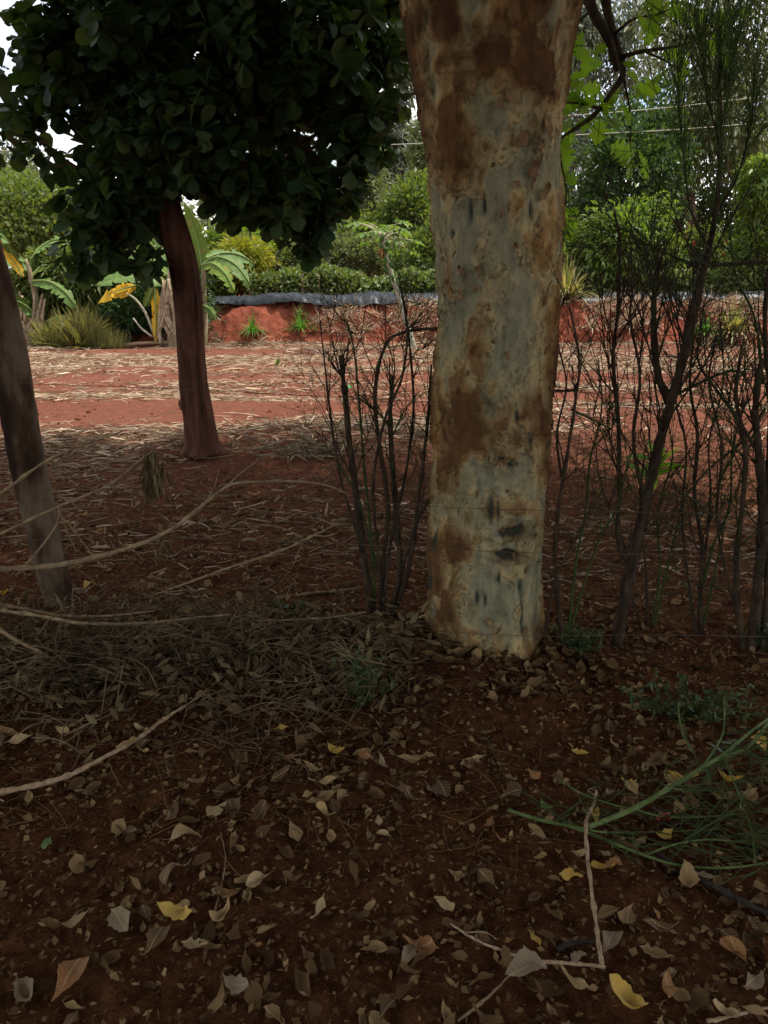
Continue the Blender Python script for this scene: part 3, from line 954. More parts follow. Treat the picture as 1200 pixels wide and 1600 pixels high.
banana_leaf(bpts(Yb + .1, (268, 425), (262, 400, .6), (250, 372, .9), (236, 352, 1.0)), .4, 'banana_green', bn, seed=41, side=(1, .3, .2), tear=.3)
MB().tube(spline(bpts(Yb - .15, (240, 520), (228, 490), (212, 468), (196, 458)), 10), [.03, .025, .02], 7).build('leaf_stalk', M['petiole'], bn)
MB().tube(spline(bpts(Yb - .15, (238, 526), (222, 514), (208, 497)), 8), [.025, .015], 7).build('leaf_stalk', M['petiole'], bn)
banana_leaf(bpts(Yb - .25, (241, 445), (243, 470), (244, 500), (242, 536)), .22, 'banana_yellow', bn, seed=38, side=(1, .2, 0), tear=.35, label='hanging yellow leaf')
banana_leaf(bpts(Yb - .3, (240, 443), (236, 455), (230, 468), (226, 480)), .22, 'banana_pale', bn, seed=39, side=(1, .3, .3), tear=.2)
MB().tube(spline(bpts(Yb - .22, (250, 536), (249, 500), (252, 460)), 8), [.035, .03, .02], 7).build('leaf_stalk', M['petiole'], bn)
for k in range(12):
    x = rng.uniform(252, 286)
    banana_leaf(bpts(Yb - .18 - .1 * rng.random(), (x, 440 + rng.uniform(-10, 40)), (x + rng.uniform(-14, 14), 488, -.1), (x + rng.uniform(-28, 28), 530, -.2)), rng.uniform(.05, .15), 'banana_dry', bn, 'dry_leaf', 50 + k, .5, side=(1, .4, 0), n=12)
banana_leaf(bpts(Yb + .3, (318, 478), (326, 482, -.2), (333, 490, -.3), (337, 502, -.3)), .2, 'banana_green', bn, seed=70, side=(.6, .5, .5), tear=.1)


# ---------------------------------------------------------------- papaya
def papaya():
    Yp = 17.0
    b = at(648, 560, Yp); b[2] = hz(b[0], Yp) - .05
    t = thing('papaya_tree', 'leaning papaya tree with ringed pale stem in front of the hedge', 'papaya tree', b)
    pts = spline([b] + bpts(Yp, (640, 520), (628, 480), (612, 430), (602, 395), (598, 365)), 30)
    MB().tube(pts, [.075, .065, .055, .05, .045, .035], 10, .08).build('trunk', M['papaya_stem'], t)
    top = pts[-1]
    for k in range(16):                                     # young fruit hugging the stem
        q = pts[int(np.interp(k, [0, 15], [16, 28]))]
        a = k * 2.4
        d = np.array([math.cos(a), math.sin(a), 0])
        c = q + d * .07
        MB().tube(spline([c + [0, 0, .06], c, c - [0, 0, .09]], 7), [.01, .038, .045, .03, .006], 7).build('fruit', M['papaya_fruit'], t)
    for k in range(17):
        a = k * 2.399 + .4
        el = rng.uniform(-.35, .75)
        ln = rng.uniform(.38, .72)
        d = np.array([math.cos(a) * math.cos(el), math.sin(a) * math.cos(el), math.sin(el)])
        s = top - [0, 0, rng.uniform(0, .15)]
        e = s + d * ln - [0, 0, .08]
        lf_mat = 'papaya_leaf'
        mb = MB()
        lobes = 8
        dirs = []
        out = norm(np.array([d[0], d[1], -.35]))
        sd = norm(np.cross(out, [0, 0, 1]))
        for q in range(lobes):
            ph = math.radians(-130 + 260 * q / (lobes - 1))
            dirs.append(out * math.cos(ph) + sd * math.sin(ph))
        dirs = np.array(dirs)
        L = .30 * (1 - .35 * np.abs(np.linspace(-1, 1, lobes)))
        mb.scatter(LOBED, np.tile(e, (lobes, 1)), frames_from(dirs, np.zeros(lobes)), np.stack([L * .45, L, L], 1))
        o = mb.build('leaf', M[lf_mat], t)
        MB().tube(spline([s, (s + e) / 2 + [0, 0, .05], e], 7), [.012, .008], 6).build('leaf_stalk', M['petiole'], o)
    for k in range(4):
        a = rng.uniform(0, 6.28)
        s = pts[26] + np.array([math.cos(a), math.sin(a), 0]) * .06
        dirs = norm(rng.normal(size=(5, 3)) * .35 + [0, 0, -1])
        MB().scatter(LANCE, np.tile(s - [0, 0, .08], (5, 1)), frames_from(dirs), np.stack([np.full(5, .05), np.full(5, .24), np.full(5, .2)], 1)).build('dry_leaf', M['fallen_orange'], t)


papaya()


# ---------------------------------------------------------------- grass on the bank
def tuft(label, px, py, Y, n, length, width, mat, z=None, spread=.9, name='grass_tuft', cat='grass', group='grass tufts on the bank'):
    p = at(px, py, Y)
    if z is not None:
        p[2] = z
    a = rng.random(n) * 6.283
    sp = spread * rng.random(n) ** .7
    mb = MB()
    for k in range(n):
        L = length * rng.uniform(.55, 1.1)
        d = np.array([math.cos(a[k]), math.sin(a[k]), 0])
        u = np.linspace(0, 1, 5)[:, None]
        base_ = p + d * rng.random() * length * .08
        pts = base_ + d * (u * sp[k] * L * .9) + np.array([0, 0, 1]) * (u * L * (1 - .45 * sp[k]) - u ** 2 * L * .55 * sp[k])
        s = np.cross(d, [0, 0, 1]) * width * .5
        w = np.array([.7, 1, .8, .5, .05])[:, None]
        V = np.stack([pts - s * w, pts + s * w], 1).reshape(-1, 3)
        mb.add(V, [(2 * i, 2 * i + 1, 2 * i + 3, 2 * i + 2) for i in range(4)])
    return tag(mb.build(name, M[mat]), label, cat, group)


def bank_pt(px, py):
    """the point of the bank face that this ray meets"""
    for Y in np.arange(16.9, 19.4, .03):
        p = at(px, py, Y)
        if p[2] <= bz(p[0], p[1]):
            return p
    return at(px, py, 18.2)


for px, py, n, L, w, mt, lab in [
        (395, 524, 90, .38, .014, 'fresh_grass', 'fresh green grass tuft low on the red bank nearer the fig trunk'),
        (470, 520, 90, .40, .014, 'fresh_grass', 'fresh green grass tuft low on the red bank under the plastic sheet'),
        (468, 497, 40, .28, .012, 'grass', 'small pale grass tuft just above the fresh green tuft'),
        (885, 470, 110, .75, .03, 'spiky', 'spiky half dry yucca like clump beside the peeling trunk on the bank'),
        (1145, 528, 90, .70, .03, 'spiky', 'spiky striped grass clump on the bank at the right'),
        (1100, 525, 50, .35, .035, 'fresh_grass', 'broad leaved green tuft at the bank foot beside the striped clump'),
        (985, 512, 90, .55, .014, 'straw', 'dry straw coloured grass clump on the bank behind the pencil shrubs'),
        (925, 520, 60, .4, .014, 'straw', 'low dry grass clump on the bank right of the peeling trunk')]:
    p = bank_pt(px, py)
    tuft(lab, px, py - 5, p[1] - .10, int(n * 1.6), L * 1.5, w * 1.5, mt, None, 1.25)

# rank grass between the banana plants
mb = MB()
n = 7500
X = np.array([at(p, 500, 16.9)[0] for p in rng.uniform(66, 186, n)])
Yg = rng.uniform(16.5, 17.7, n)
Z = height(X, Yg)
Lg = rng.uniform(.3, .95, n) * np.interp(X, [X.min(), X.min() + .5, X.max() - .6, X.max()], [.6, 1, .8, .35]) * (.45 + 1.1 * fbm(np.stack([X * 3, Yg * 3, 0 * X], 1), 2, 77))
d = norm(rng.normal(size=(n, 3)) * .38 + [0, 0, 1])
mb.scatter(LANCE, np.stack([X, Yg, Z - .03], 1), frames_from(d, rng.random(n) * 6), np.stack([np.full(n, .0055), Lg, Lg], 1))
tag(mb.build('rank_grass', M['rank']), 'rank olive grass between the two banana plants', 'grass', kind='stuff')


# ---------------------------------------------------------------- straw over the field
def straw_field():
    n = 68000
    y = 3.4 + (18.2 - 3.4) * rng.random(n * 3) ** .85
    x = rng.uniform(-1, 1, n * 3) * (1.5 + .60 * y)
    P = np.stack([x, y, 0 * x], 1)
    dens = fbm(P * np.array([.35, 1.1, 1]), 3, 81)
    band = .5 + .5 * np.sin(y * 1.75 + 1.2 + .5 * np.sin(x * .4))
    far = sstep(11.6, 13.2, y)
    keep = rng.random(n * 3) < np.clip((dens - .43) * 3.4 + band * .3 + far * .6, .02, 1) * np.interp(y, [3.4, 5, 7, 18], [.3, .5, .7, 1])
    x, y = x[keep][:n], y[keep][:n]
    m = len(x)
    z = height(x, y)
    a = rng.normal(size=m) * .75 + np.where(rng.random(m) < .5, 0, math.pi)
    d = np.stack([np.cos(a), np.sin(a), rng.normal(size=m) * .10 + .02], 1)
    L = rng.uniform(.05, .26, m) * np.where(rng.random(m) < .1, 1.8, 1) * np.interp(y, [3.4, 8], [.45, 1])
    W = rng.uniform(.004, .016, m) * np.interp(y, [3.4, 8], [.6, 1])
    cur = leaf_tpl([(0, .3), (.35, .5), (.7, .45), (1, .1)], .012, -.06)
    fr = frames_from(d, rng.normal(size=m) * .8)
    pos = np.stack([x, y, z + .004 + rng.random(m) ** 2 * .025], 1)
    mb = MB()
    kinds = []
    for bend, cu, wv in [(0, -.03, 1), (.4, -.05, .8), (-.6, .04, 1.1), (1.0, .06, .9), (.2, -.06, 1.3), (-1.2, .02, .7)]:
        Vb, Qb, Tb = leaf_tpl([(0, .25), (.25, .5), (.5, .42), (.75, .5), (1, .08)], .012, cu)
        Vb = Vb.copy()
        Vb[:, 0] = Vb[:, 0] * wv + bend * 4 * Vb[:, 1] * (1 - Vb[:, 1])
        kinds.append((Vb, Qb, Tb))
    kk = rng.integers(0, len(kinds), m)
    wide = rng.random(m) < .07
    W = np.where(wide, W * 2.2, W)
    old = y + rng.normal(size=m) * .9 < 7.4  # straw nearer the trees takes the browner colours
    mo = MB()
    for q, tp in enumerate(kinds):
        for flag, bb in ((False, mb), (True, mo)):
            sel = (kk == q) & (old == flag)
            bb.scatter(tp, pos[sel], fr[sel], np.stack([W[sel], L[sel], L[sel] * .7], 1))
    tag(mo.build('brown_straw', M['brown_straw']), 'brown straw bits on the soil under the trees', 'straw', kind='stuff')
    o = mb.build('straw_mulch', M['straw'])
    tag(o, 'pale dry maize straw scattered in rows over the red field', 'straw', kind='stuff')
    # dry stalks and roots hanging on the bank face
    n2 = 15000
    xx = rng.uniform(-5, 11.5, n2)
    yy = BANK_Y - .2 + rng.random(n2) ** .8 * 1.4
    keep = fbm(np.stack([xx * .9, yy * 1.3, 0 * xx], 1), 3, 83) > .45
    xx, yy = xx[keep], yy[keep]
    zz = bank_h(xx, yy)
    m2 = len(xx)
    d = norm(rng.normal(size=(m2, 3)) * [1, .5, .6] + [0, -.2, -.1])
    L = rng.uniform(.08, .32, m2)
    o = MB().scatter(cur, np.stack([xx, yy - .05, zz + .03], 1), frames_from(d, rng.normal(size=m2)), np.stack([rng.uniform(.008, .024, m2), L, L], 1)).build('bank_straw', M['straw'])
    tag(o, 'dry stalks and roots strewn over the red bank face', 'straw', kind='stuff')
    # dead pale log at the bank foot
    for (pa, pb, r, lab) in [((590, 534), (676, 524), .035, 'pale fallen branch at the bank foot left of the peeling trunk'),
                             ((165, 541), (275, 540), .045, 'dry fallen banana stalk at the foot of the banana plant')]:
        A, B = at(*pa, 17.0), at(*pb, 17.15)
        A[2], B[2] = hz(A[0], A[1]) + r, hz(B[0], B[1]) + r + .1
        tag(MB().tube(spline([A, (A + B) / 2 + [0, 0, .03], B], 10), [r, r * .9, r * .6], 8, .08).build('dry_stalk', M['pale_stick']), lab, 'stalk')


straw_field()


def clods():
    octa = np.array([(1, 0, 0), (-1, 0, 0), (0, 1, 0), (0, -1, 0), (0, 0, .7), (0, 0, -.7), (.6, .55, .35), (-.55, .5, .4)], float)
    T = [(0, 6, 4), (6, 2, 4), (2, 7, 4), (7, 1, 4), (1, 3, 4), (3, 0, 4), (0, 3, 5), (3, 1, 5), (1, 7, 5), (7, 2, 5), (2, 6, 5), (6, 0, 5)]
    n = 16000
    y = 1.0 + 17.0 * rng.random(n) ** 1.2
    x = rng.uniform(-1, 1, n) * (.8 + .55 * y)
    keep = rng.random(n) < .15 + 1.6 * (fbm(np.stack([x * .9, y * .9, 0 * x], 1), 3, 161) - .35)
    x, y = x[keep], y[keep]
    m = len(x)
    sz = (.003 + .014 * rng.random(m) ** 3) * np.interp(y, [1, 8, 18], [.8, 1.6, 2.4])
    S = sz[:, None] * rng.uniform(.6, 1.3, (m, 3))
    fr = frames_from(rng.normal(size=(m, 3)), rng.random(m) * 6)
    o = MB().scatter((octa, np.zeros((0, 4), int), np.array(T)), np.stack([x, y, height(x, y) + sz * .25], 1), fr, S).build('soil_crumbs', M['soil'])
    tag(o, 'loose crumbs and clods of red soil', 'soil', kind='stuff')


clods()

# grey heap of maize leaves in the shade of the fig
c = gp(482, 712)
n = 120
d = norm(rng.normal(size=(n, 3)) * [1, .8, .35] + [0, 0, .15])
L = rng.uniform(.12, .32, n)
pos = c + rng.normal(size=(n, 3)) * [.20, .12, .0] + np.stack([0 * L, 0 * L, .02 + rng.random(n) * .06], 1)
tag(MB().scatter(LANCE, pos, frames_from(d, rng.normal(size=n)), np.stack([rng.uniform(.015, .03, n), L, L], 1)).build('maize_leaf_heap', M['fallen_grey']),
    'small heap of pale grey dry maize leaves on the ground beside the fig tree', 'leaf heap', kind='stuff')
# scrap and seedlings in the field
c = gp(541, 609)
V, Q = grid(np.linspace(-.07, .07, 9), np.linspace(-.04, .04, 6), lambda x, y: .02 + .05 * fbm(np.stack([x * 30, y * 30, 0 * x], 1), 3, 91))
tag(MB().add(V + c, Q).build('plastic_scrap', M['scrap']), 'tiny bright green plastic scrap lying in the field', 'scrap')
tuft('small yellow green seedling sprouting from the straw right of the fig trunk', 434, 572, gp(434, 572)[1], 10, .16, .05, 'bright_leaf', hz(*gp(434, 572)[:2]), .8, 'seedling', 'seedling', None)


def young_plant():
    b = gp(1015, 790)
    t = thing('young_plant', 'young plant with broad upright green leaves behind the dark pencil shrub stem', 'plant', b)
    MB().tube(spline([b - [0, 0, .03], b + [.01, 0, .15], b + [0, 0, .32]], 8), [.012, .006], 7).build('stem', M['green_stem'], t)
    for k, (dx, dz, L) in enumerate([(-.25, 1, .26), (.1, 1, .3), (-.55, .5, .24), (.6, .5, .24), (.5, .9, .26), (-.1, .8, .22), (.7, .1, .24), (-.7, .2, .22)]):
        s = b + [0, 0, .1 + .03 * k]
        d = norm(np.array([[dx, -.3 + .2 * (k % 3), dz]]))
        MB().scatter(OVATE, s[None], frames_from(d, np.array([.3])), np.array([[L * .38, L, L]])).build('leaf', M['lime_leaf'], t)


young_plant()


# ---------------------------------------------------------------- the peeling eucalyptus
def trunk_rows():
    L = [(0, 630, 900), (100, 648, 882), (200, 662, 876), (300, 671, 872), (400, 678, 869), (500, 684, 866), (600, 683, 859), (700, 681, 856), (800, 679, 849), (900, 677, 843), (960, 674, 840), (1000, 668, 840), (1022, 660, 843)]
    out = []
    for py, a, b in L:
        Y = 3.05 - .10 * (1 - py / 1022)
        c = at((a + b) / 2, py, Y)
        r = (b - a) / 2 * mpp((a + b) / 2, py, Y) * .985
        out.append((c[0], c[1], c[2], r))
    return np.array(sorted(out, key=lambda r: r[2]))


ROWS = trunk_rows()


def peeling_eucalyptus():
    z0, z1 = ROWS[0, 2], ROWS[-1, 2]
    base = (ROWS[0, 0], ROWS[0, 1], hz(ROWS[0, 0], ROWS[0, 1]))
    t = thing('eucalyptus_tree', 'thick eucalyptus with pale peeling bark standing in the middle', 'tree', base)
    ns, nz = 360, 640
    zs = np.concatenate([[-.15], np.linspace(z0, z1 + .02, nz)])
    cx = np.interp(zs, ROWS[:, 2], ROWS[:, 0]); cy = np.interp(zs, ROWS[:, 2], ROWS[:, 1]); r = np.interp(zs, ROWS[:, 2], ROWS[:, 3])
    r[0] = r[1] * 1.08
    # continue upwards out of the picture
    up = np.arange(z1 + .06, 5.2, .05)
    zs = np.concatenate([zs, up])
    cx = np.concatenate([cx, cx[-1] + (up - z1) * .02]); cy = np.concatenate([cy, np.full(len(up), cy[-1])])
    r = np.concatenate([r, np.interp(up, [z1, z1 + .7, 5.2], [r[-1], r[-1] * .92, r[-1] * .66])])
    a = np.linspace(0, 2 * math.pi, ns, endpoint=False)
    A, Zs = np.meshgrid(a, zs)
    CX, CY, R = [np.repeat(v[:, None], ns, 1) for v in (cx, cy, r)]
    D = np.stack([np.cos(A), np.sin(A)], -1)
    Pn = np.stack([D[..., 0] * .22, D[..., 1] * .22, Zs], -1).reshape(-1, 3)
    # px coordinates of each surface point seen from the front, used to lay out the patches where the tree has them
    P3 = np.stack([CX + D[..., 0] * R, CY + D[..., 1] * R, Zs], -1).reshape(-1, 3)
    rel = P3 - EYE
    dep = rel @ FW
    u = 600 + F * rel[:, 0] / dep
    v = 800 - F * (rel @ UP) / dep
    front = (D[..., 1].ravel() < .2)
    big = fbm(Pn * np.array([7, 7, 3.2]), 4, 101)
    fine = fbm(Pn * np.array([26, 26, 11]), 3, 103)
    field = (big - .5) * 1.5 + (fine - .5) * .7
    lvl = np.interp(Zs.ravel(), [0, .25, .7, 1.0, 1.35, 1.8, 2.2, 5], [.16, .02, .02, .18, .12, .10, .42, .5])

    def blob(x, y, sx, sy, k):
        return k * np.exp(-(((u - x) / sx) ** 2 + ((v - y) / sy) ** 2)) * front
    pat = lvl * 0
    for b in [(712, 940, 22, 55, .5), (722, 855, 38, 26, .55), (700, 650, 40, 50, .35), (765, 640, 50, 60, .45), (745, 690, 45, 35, .4), (700, 750, 30, 40, .35), (840, 640, 22, 55, .5),
              (755, 520, 22, 70, .35), (850, 430, 18, 60, .3), (672, 1000, 30, 25, .4), (815, 1000, 22, 40, .55), (845, 330, 25, 60, .35), (700, 200, 60, 90, .4), (800, 80, 80, 90, .35), (760, 960, 50, 60, -.45),
              (760, 800, 40, 40, -.35), (740, 900, 30, 40, -.3), (700, 560, 26, 60, -.2), (800, 560, 40, 90, -.3), (790, 900, 40, 60, -.2), (720, 400, 60, 70, -.3), (790, 460, 60, 70, -.2), (835, 770, 14, 120, -.2), (686, 900, 10, 160, .25)]:
        pat = pat + blob(*b)
    mask = field + lvl + pat - .12
    tex = fbm(Pn * np.array([70, 70, 34]), 3, 105)
    wob = np.stack([fbm(Pn * 9, 2, 113 + q) - .5 for q in range(3)], 1)
    Pw = Pn + wob * np.array([.10, .10, .16])
    scaly = fbm(Pw * np.array([15, 15, 7.5]), 4, 119) - .5
    m = mask * .62 + scaly * 1.85 - .02 + (tex - .5) * .22
    # layers of bark still on the stem: each step is a sheet with its own edge
    steps = [-.26, -.08, .08, .24, .42]
    bark = sum(sstep(a_ - .018, a_ + .018, m) for a_ in steps) / len(steps)
    thick = sum(sstep(a_ - .012, a_ + .012, m) * t_ for a_, t_ in zip(steps, (.003, .0045, .006, .006, .006))) + (tex - .5) * .003
    edge_shade = np.clip(sum(np.exp(-((m - a_ + .022) / .013) ** 2) for a_ in steps[1:]), 0, 1) * sstep(.45, .56, fine) * .85  # dark bark edge, deepened to paint the shadow each sheet casts
    # curling lip of the loose layer
    lip = sum(np.exp(-((m - a_ - .02) / .02) ** 2) for a_ in steps) * .0025 * (fine > .5)
    scarf = np.zeros(len(u))
    for x, y, sx, sy in [(767, 795, 5, 26), (778, 800, 3, 16), (745, 935, 4, 12), (758, 940, 2.5, 10), (688, 845, 3, 18), (682, 905, 3, 20), (812, 915, 4, 12), (826, 690, 4, 14), (852, 696, 5, 6), (783, 716, 10, 4), (796, 725, 5, 6),
                          (812, 960, 2.5, 40), (780, 905, 2, 10), (805, 650, 3, 12), (735, 330, 4, 20), (757, 320, 3, 18), (830, 330, 3, 16), (705, 365, 3, 8), (684, 960, 2.5, 18)]:
        scarf = np.maximum(scarf, np.exp(-(((u - x) / sx) ** 2 + ((v - y) / sy) ** 2) ** 1.5) * front)
    streak = sstep(.74, .84, fbm(Pn * np.array([46, 46, 6]), 3, 107)) * (1 - bark) * sstep(.4, .6, big)
    scarf = np.clip(np.maximum(scarf, streak * .8), 0, 1)
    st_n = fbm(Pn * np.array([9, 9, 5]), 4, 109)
    stain_shade = sstep(.56, .72, st_n) * (.35 + .5 * sstep(1.3, 2.3, Zs.ravel())) * bark
    stain_shade = np.maximum(stain_shade, sstep(1.75, 2.45, Zs.ravel() + (st_n - .5) * 1.2) * (.1 + .7 * sstep(.42, .62, fine)))  # crown shade painted over the old brown bark towards the top
    stain_shade = np.maximum(stain_shade, np.exp(-((Zs.ravel() - z0 - .02).clip(0) / .07)) * (.2 + 1.2 * (st_n - .3)))
    for b in [(806, 830, 26, 12, .9), (793, 868, 22, 12, .9), (805, 690, 60, 40, .3), (750, 650, 50, 50, .5), (840, 640, 22, 40, .5), (700, 760, 26, 30, .45), (835, 990, 22, 30, .8), (700, 1005, 26, 16, .5)]:
        stain_shade = np.maximum(stain_shade, blob(*b) * (.4 + fine))
    stain_shade = np.maximum(stain_shade, edge_shade)
    und = (fbm(Pn * np.array([5, 5, 2]), 2, 111) - .5) * .03
    flare = np.exp(-(Zs.ravel() - z0).clip(0) / .11) * .045 * (1 + 1.1 * np.sin(5 * A.ravel() + 1))
    # old branch scars: a dark hollow with a swollen rim
    knot = np.zeros(len(u)); rim = np.zeros(len(u))
    for x, y, sx, sy, tl in [(806, 830, 25, 9, -.25), (793, 868, 20, 9, .05)]:
        du, dv = u - x, v - y
        p_, q_ = du * math.cos(tl) + dv * math.sin(tl), dv * math.cos(tl) - du * math.sin(tl)
        rad_ = np.sqrt((p_ / sx) ** 2 + (q_ / sy) ** 2) + (fine - .5) * .9 + (tex - .5) * .5
        knot = np.maximum(knot, (1 - sstep(.7, 1.05, rad_)) * front)
        rim = np.maximum(rim, np.exp(-((rad_ - 1.35) / .3) ** 2) * front)
    stain_shade = np.maximum(stain_shade, np.maximum(knot, rim * .35 * (fine > .48)))
    scarf = np.maximum(scarf, knot * .75)
    stain_shade = np.maximum(stain_shade, np.exp(-((Zs.ravel() - z0).clip(0) / .075)) * (.35 + 1.0 * sstep(.4, .6, st_n)))
    rr = R.ravel() + und + thick + lip - scarf * .008 - knot * .012 + rim * .006 + flare
    V = np.stack([CX.ravel() + D[..., 0].ravel() * rr, CY.ravel() + D[..., 1].ravel() * rr, Zs.ravel()], 1)
    nr = len(zs)
    i, j = np.meshgrid(np.arange(nr - 1), np.arange(ns), indexing='ij')
    j2 = (j + 1) % ns
    Q = np.stack([i * ns + j, i * ns + j2, (i + 1) * ns + j2, (i + 1) * ns + j], -1).reshape(-1, 4)
    o = MB().add(V, Q).build('trunk', M['euc_bark'], t)
    for nm, val in (('bark', bark), ('scar', scarf), ('stain_shade', np.clip(stain_shade, 0, 1))):
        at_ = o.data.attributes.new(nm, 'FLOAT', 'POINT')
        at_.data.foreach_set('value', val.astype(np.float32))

    def on_trunk(px, py, lift=0.0):
        """point and outward normal on the front of the trunk"""
        d = ray(px, py)
        for s in np.arange(2.0, 4.5, .004):
            p = EYE + d * s
            c = np.array([np.interp(p[2], ROWS[:, 2], ROWS[:, 0]), np.interp(p[2], ROWS[:, 2], ROWS[:, 1])])
            rad = np.interp(p[2], ROWS[:, 2], ROWS[:, 3])
            e = p[:2] - c
            if np.hypot(*e) < rad + .008:
                nn = np.array([e[0], e[1], 0]) / np.hypot(*e)
                return p + nn * lift, nn
        return None
    # loose flakes of bark curling off
    more_flakes = [(rng.uniform(672, 862), rng.uniform(20, 1000), rng.uniform(.008, .022), rng.uniform(.008, .026), rng.uniform(.006, .016)) for _ in range(85)]
    for k, (px, py, w, h, cu) in enumerate(more_flakes + [(720, 852, .03, .05, .022), (700, 860, .02, .03, .014), (740, 512, .022, .045, .02), (700, 648, .024, .035, .022), (784, 722, .045, .02, .02), (790, 716, .03, .012, .015),
                                            (832, 265, .04, .03, .025), (848, 300, .03, .035, .022), (852, 200, .03, .05, .03), (700, 190, .035, .05, .02), (815, 215, .04, .03, .02), (668, 90, .02, .06, .03),
                                            (815, 995, .026, .07, .018), (705, 1000, .04, .04, .03), (690, 752, .018, .03, .02), (838, 250, .03, .02, .02), (860, 60, .03, .06, .03), (800, 150, .04, .03, .02), (735, 130, .05, .04, .018), (850, 460, .018, .05, .02)]):
        q = on_trunk(px, py)
        if q is None:
            continue
        p, nn = q
        sx = np.cross([0, 0, 1], nn)
        g = 6
        Vf = []
        for i_ in range(g):
            for j_ in range(g):
                uu, vv = (i_ / (g - 1) - .5) * .62, j_ / (g - 1)
                uu += .10 * math.sin(5 * vv + 2.3 * k) + (rng.normal() * .05 if i_ in (0, g - 1) else 0)
                ww = 1 - .45 * vv + .15 * math.sin(7 * vv + k)
                Vf.append(p + sx * (uu * 2 * w * ww) + np.array([0, 0, 1]) * ((vv - .5) * 1.5 + (rng.normal() * .09 if j_ in (0, g - 1) else 0)) * h * (1 if k % 3 else -1) + nn * (.004 + cu * vv ** 1.8 + .3 * cu * (abs(uu) * 2) ** 2 * vv + rng.normal() * .0012))
        Qf = [(i_ * g + j_, i_ * g + j_ + 1, (i_ + 1) * g + j_ + 1, (i_ + 1) * g + j_) for i_ in range(g - 1) for j_ in range(g - 1)]
        MB().add(Vf, Qf).build('bark_flake', M['flake'], t)
    # big limbs above the picture; crown made oversized and dense to shade the foreground
    top = np.array([cx[-1], cy[-1], 5.0])
    ells = []
    for e in [(-1.6, 2.0, 8.5), (1.8, 5.8, 8.6), (2.6, 1.8, 8.2), (-.6, 6.8, 9.2), (.4, -1.2, 8.8), (3.6, 7.4, 9.3), (5.2, 4.0, 9.0)]:
        e = np.array(e)
        MB().tube(spline([top - [0, 0, .5], top + (e - top) * .3 + [0, 0, .6], top + (e - top) * .7 + [0, 0, .3], e], 14), [.17, .12, .07, .03], 9, .05).build('limb', M['grey_bark'], t)
        ells.append((e, (2.4, 2.3, 1.4)))
    leafage('crown', t, ells, 43000, .20, M['shade_canopy'], RHOMB, .36, .4, .3, 30, .2)


peeling_eucalyptus()


# ---------------------------------------------------------------- the leaning grey tree at the left
def leaning_tree():
    Y0 = 3.4
    b = gp(96, 962)
    t = thing('leaning_tree', 'slim leaning grey trunk with dark brown patch at the left edge', 'tree', b)
    pts = [b - [0, 0, .1]] + [at(x, y, Y0 + dy) for x, y, dy in [(95, 950, 0), (72, 850, 0), (46, 740, 0), (28, 640, 0), (10, 540, 0), (-14, 440, 0), (-60, 280, 0), (-110, 100, 0)]]
    pts = spline(pts, 60)
    sc = mpp(60, 700, Y0)
    r = np.interp(np.linspace(0, 1, 60), [0, .15, .3, .5, 1], [27 * sc, 23.5 * sc, 26 * sc, 27 * sc, 28 * sc])
    top = pts[-1]
    full = np.vstack([pts, spline([top, top + [-.3, 0, 1.2], top + [-.5, .1, 2.6]], 16)[1:]])
    rr = np.concatenate([r, np.linspace(r[-1], .06, 15)])
    MB().tube(full, rr, 26, .035).build('trunk', M['grey_bark'], t)
    ells = []  # unseen crown, spread behind the camera to shade trunk and foreground
    for e in [(-2.4, 3.4, 6.6), (-3.4, 1.6, 6.4), (-1.6, 1.0, 6.2), (-3.8, 5.0, 7.2), (-2.0, 5.6, 7.6), (-2.6, -1.4, 5.4), (-.6, -2.2, 5.2), (-4.6, -.4, 5.2), (-4.8, 2.6, 5.6), (-1.8, -4.0, 4.6)]:
        e = np.array(e)
        MB().tube(spline([full[-8], (full[-8] + e) / 2 + [0, 0, .4], e], 12), [.07, .05, .02], 8, .05).build('limb', M['grey_bark'], t)
        ells.append((e, (1.9, 1.9, 1.2)))
    leafage('crown', t, ells, 35000, .20, M['shade_canopy'], RHOMB, .36, .4, .3, 30, .2)


leaning_tree()


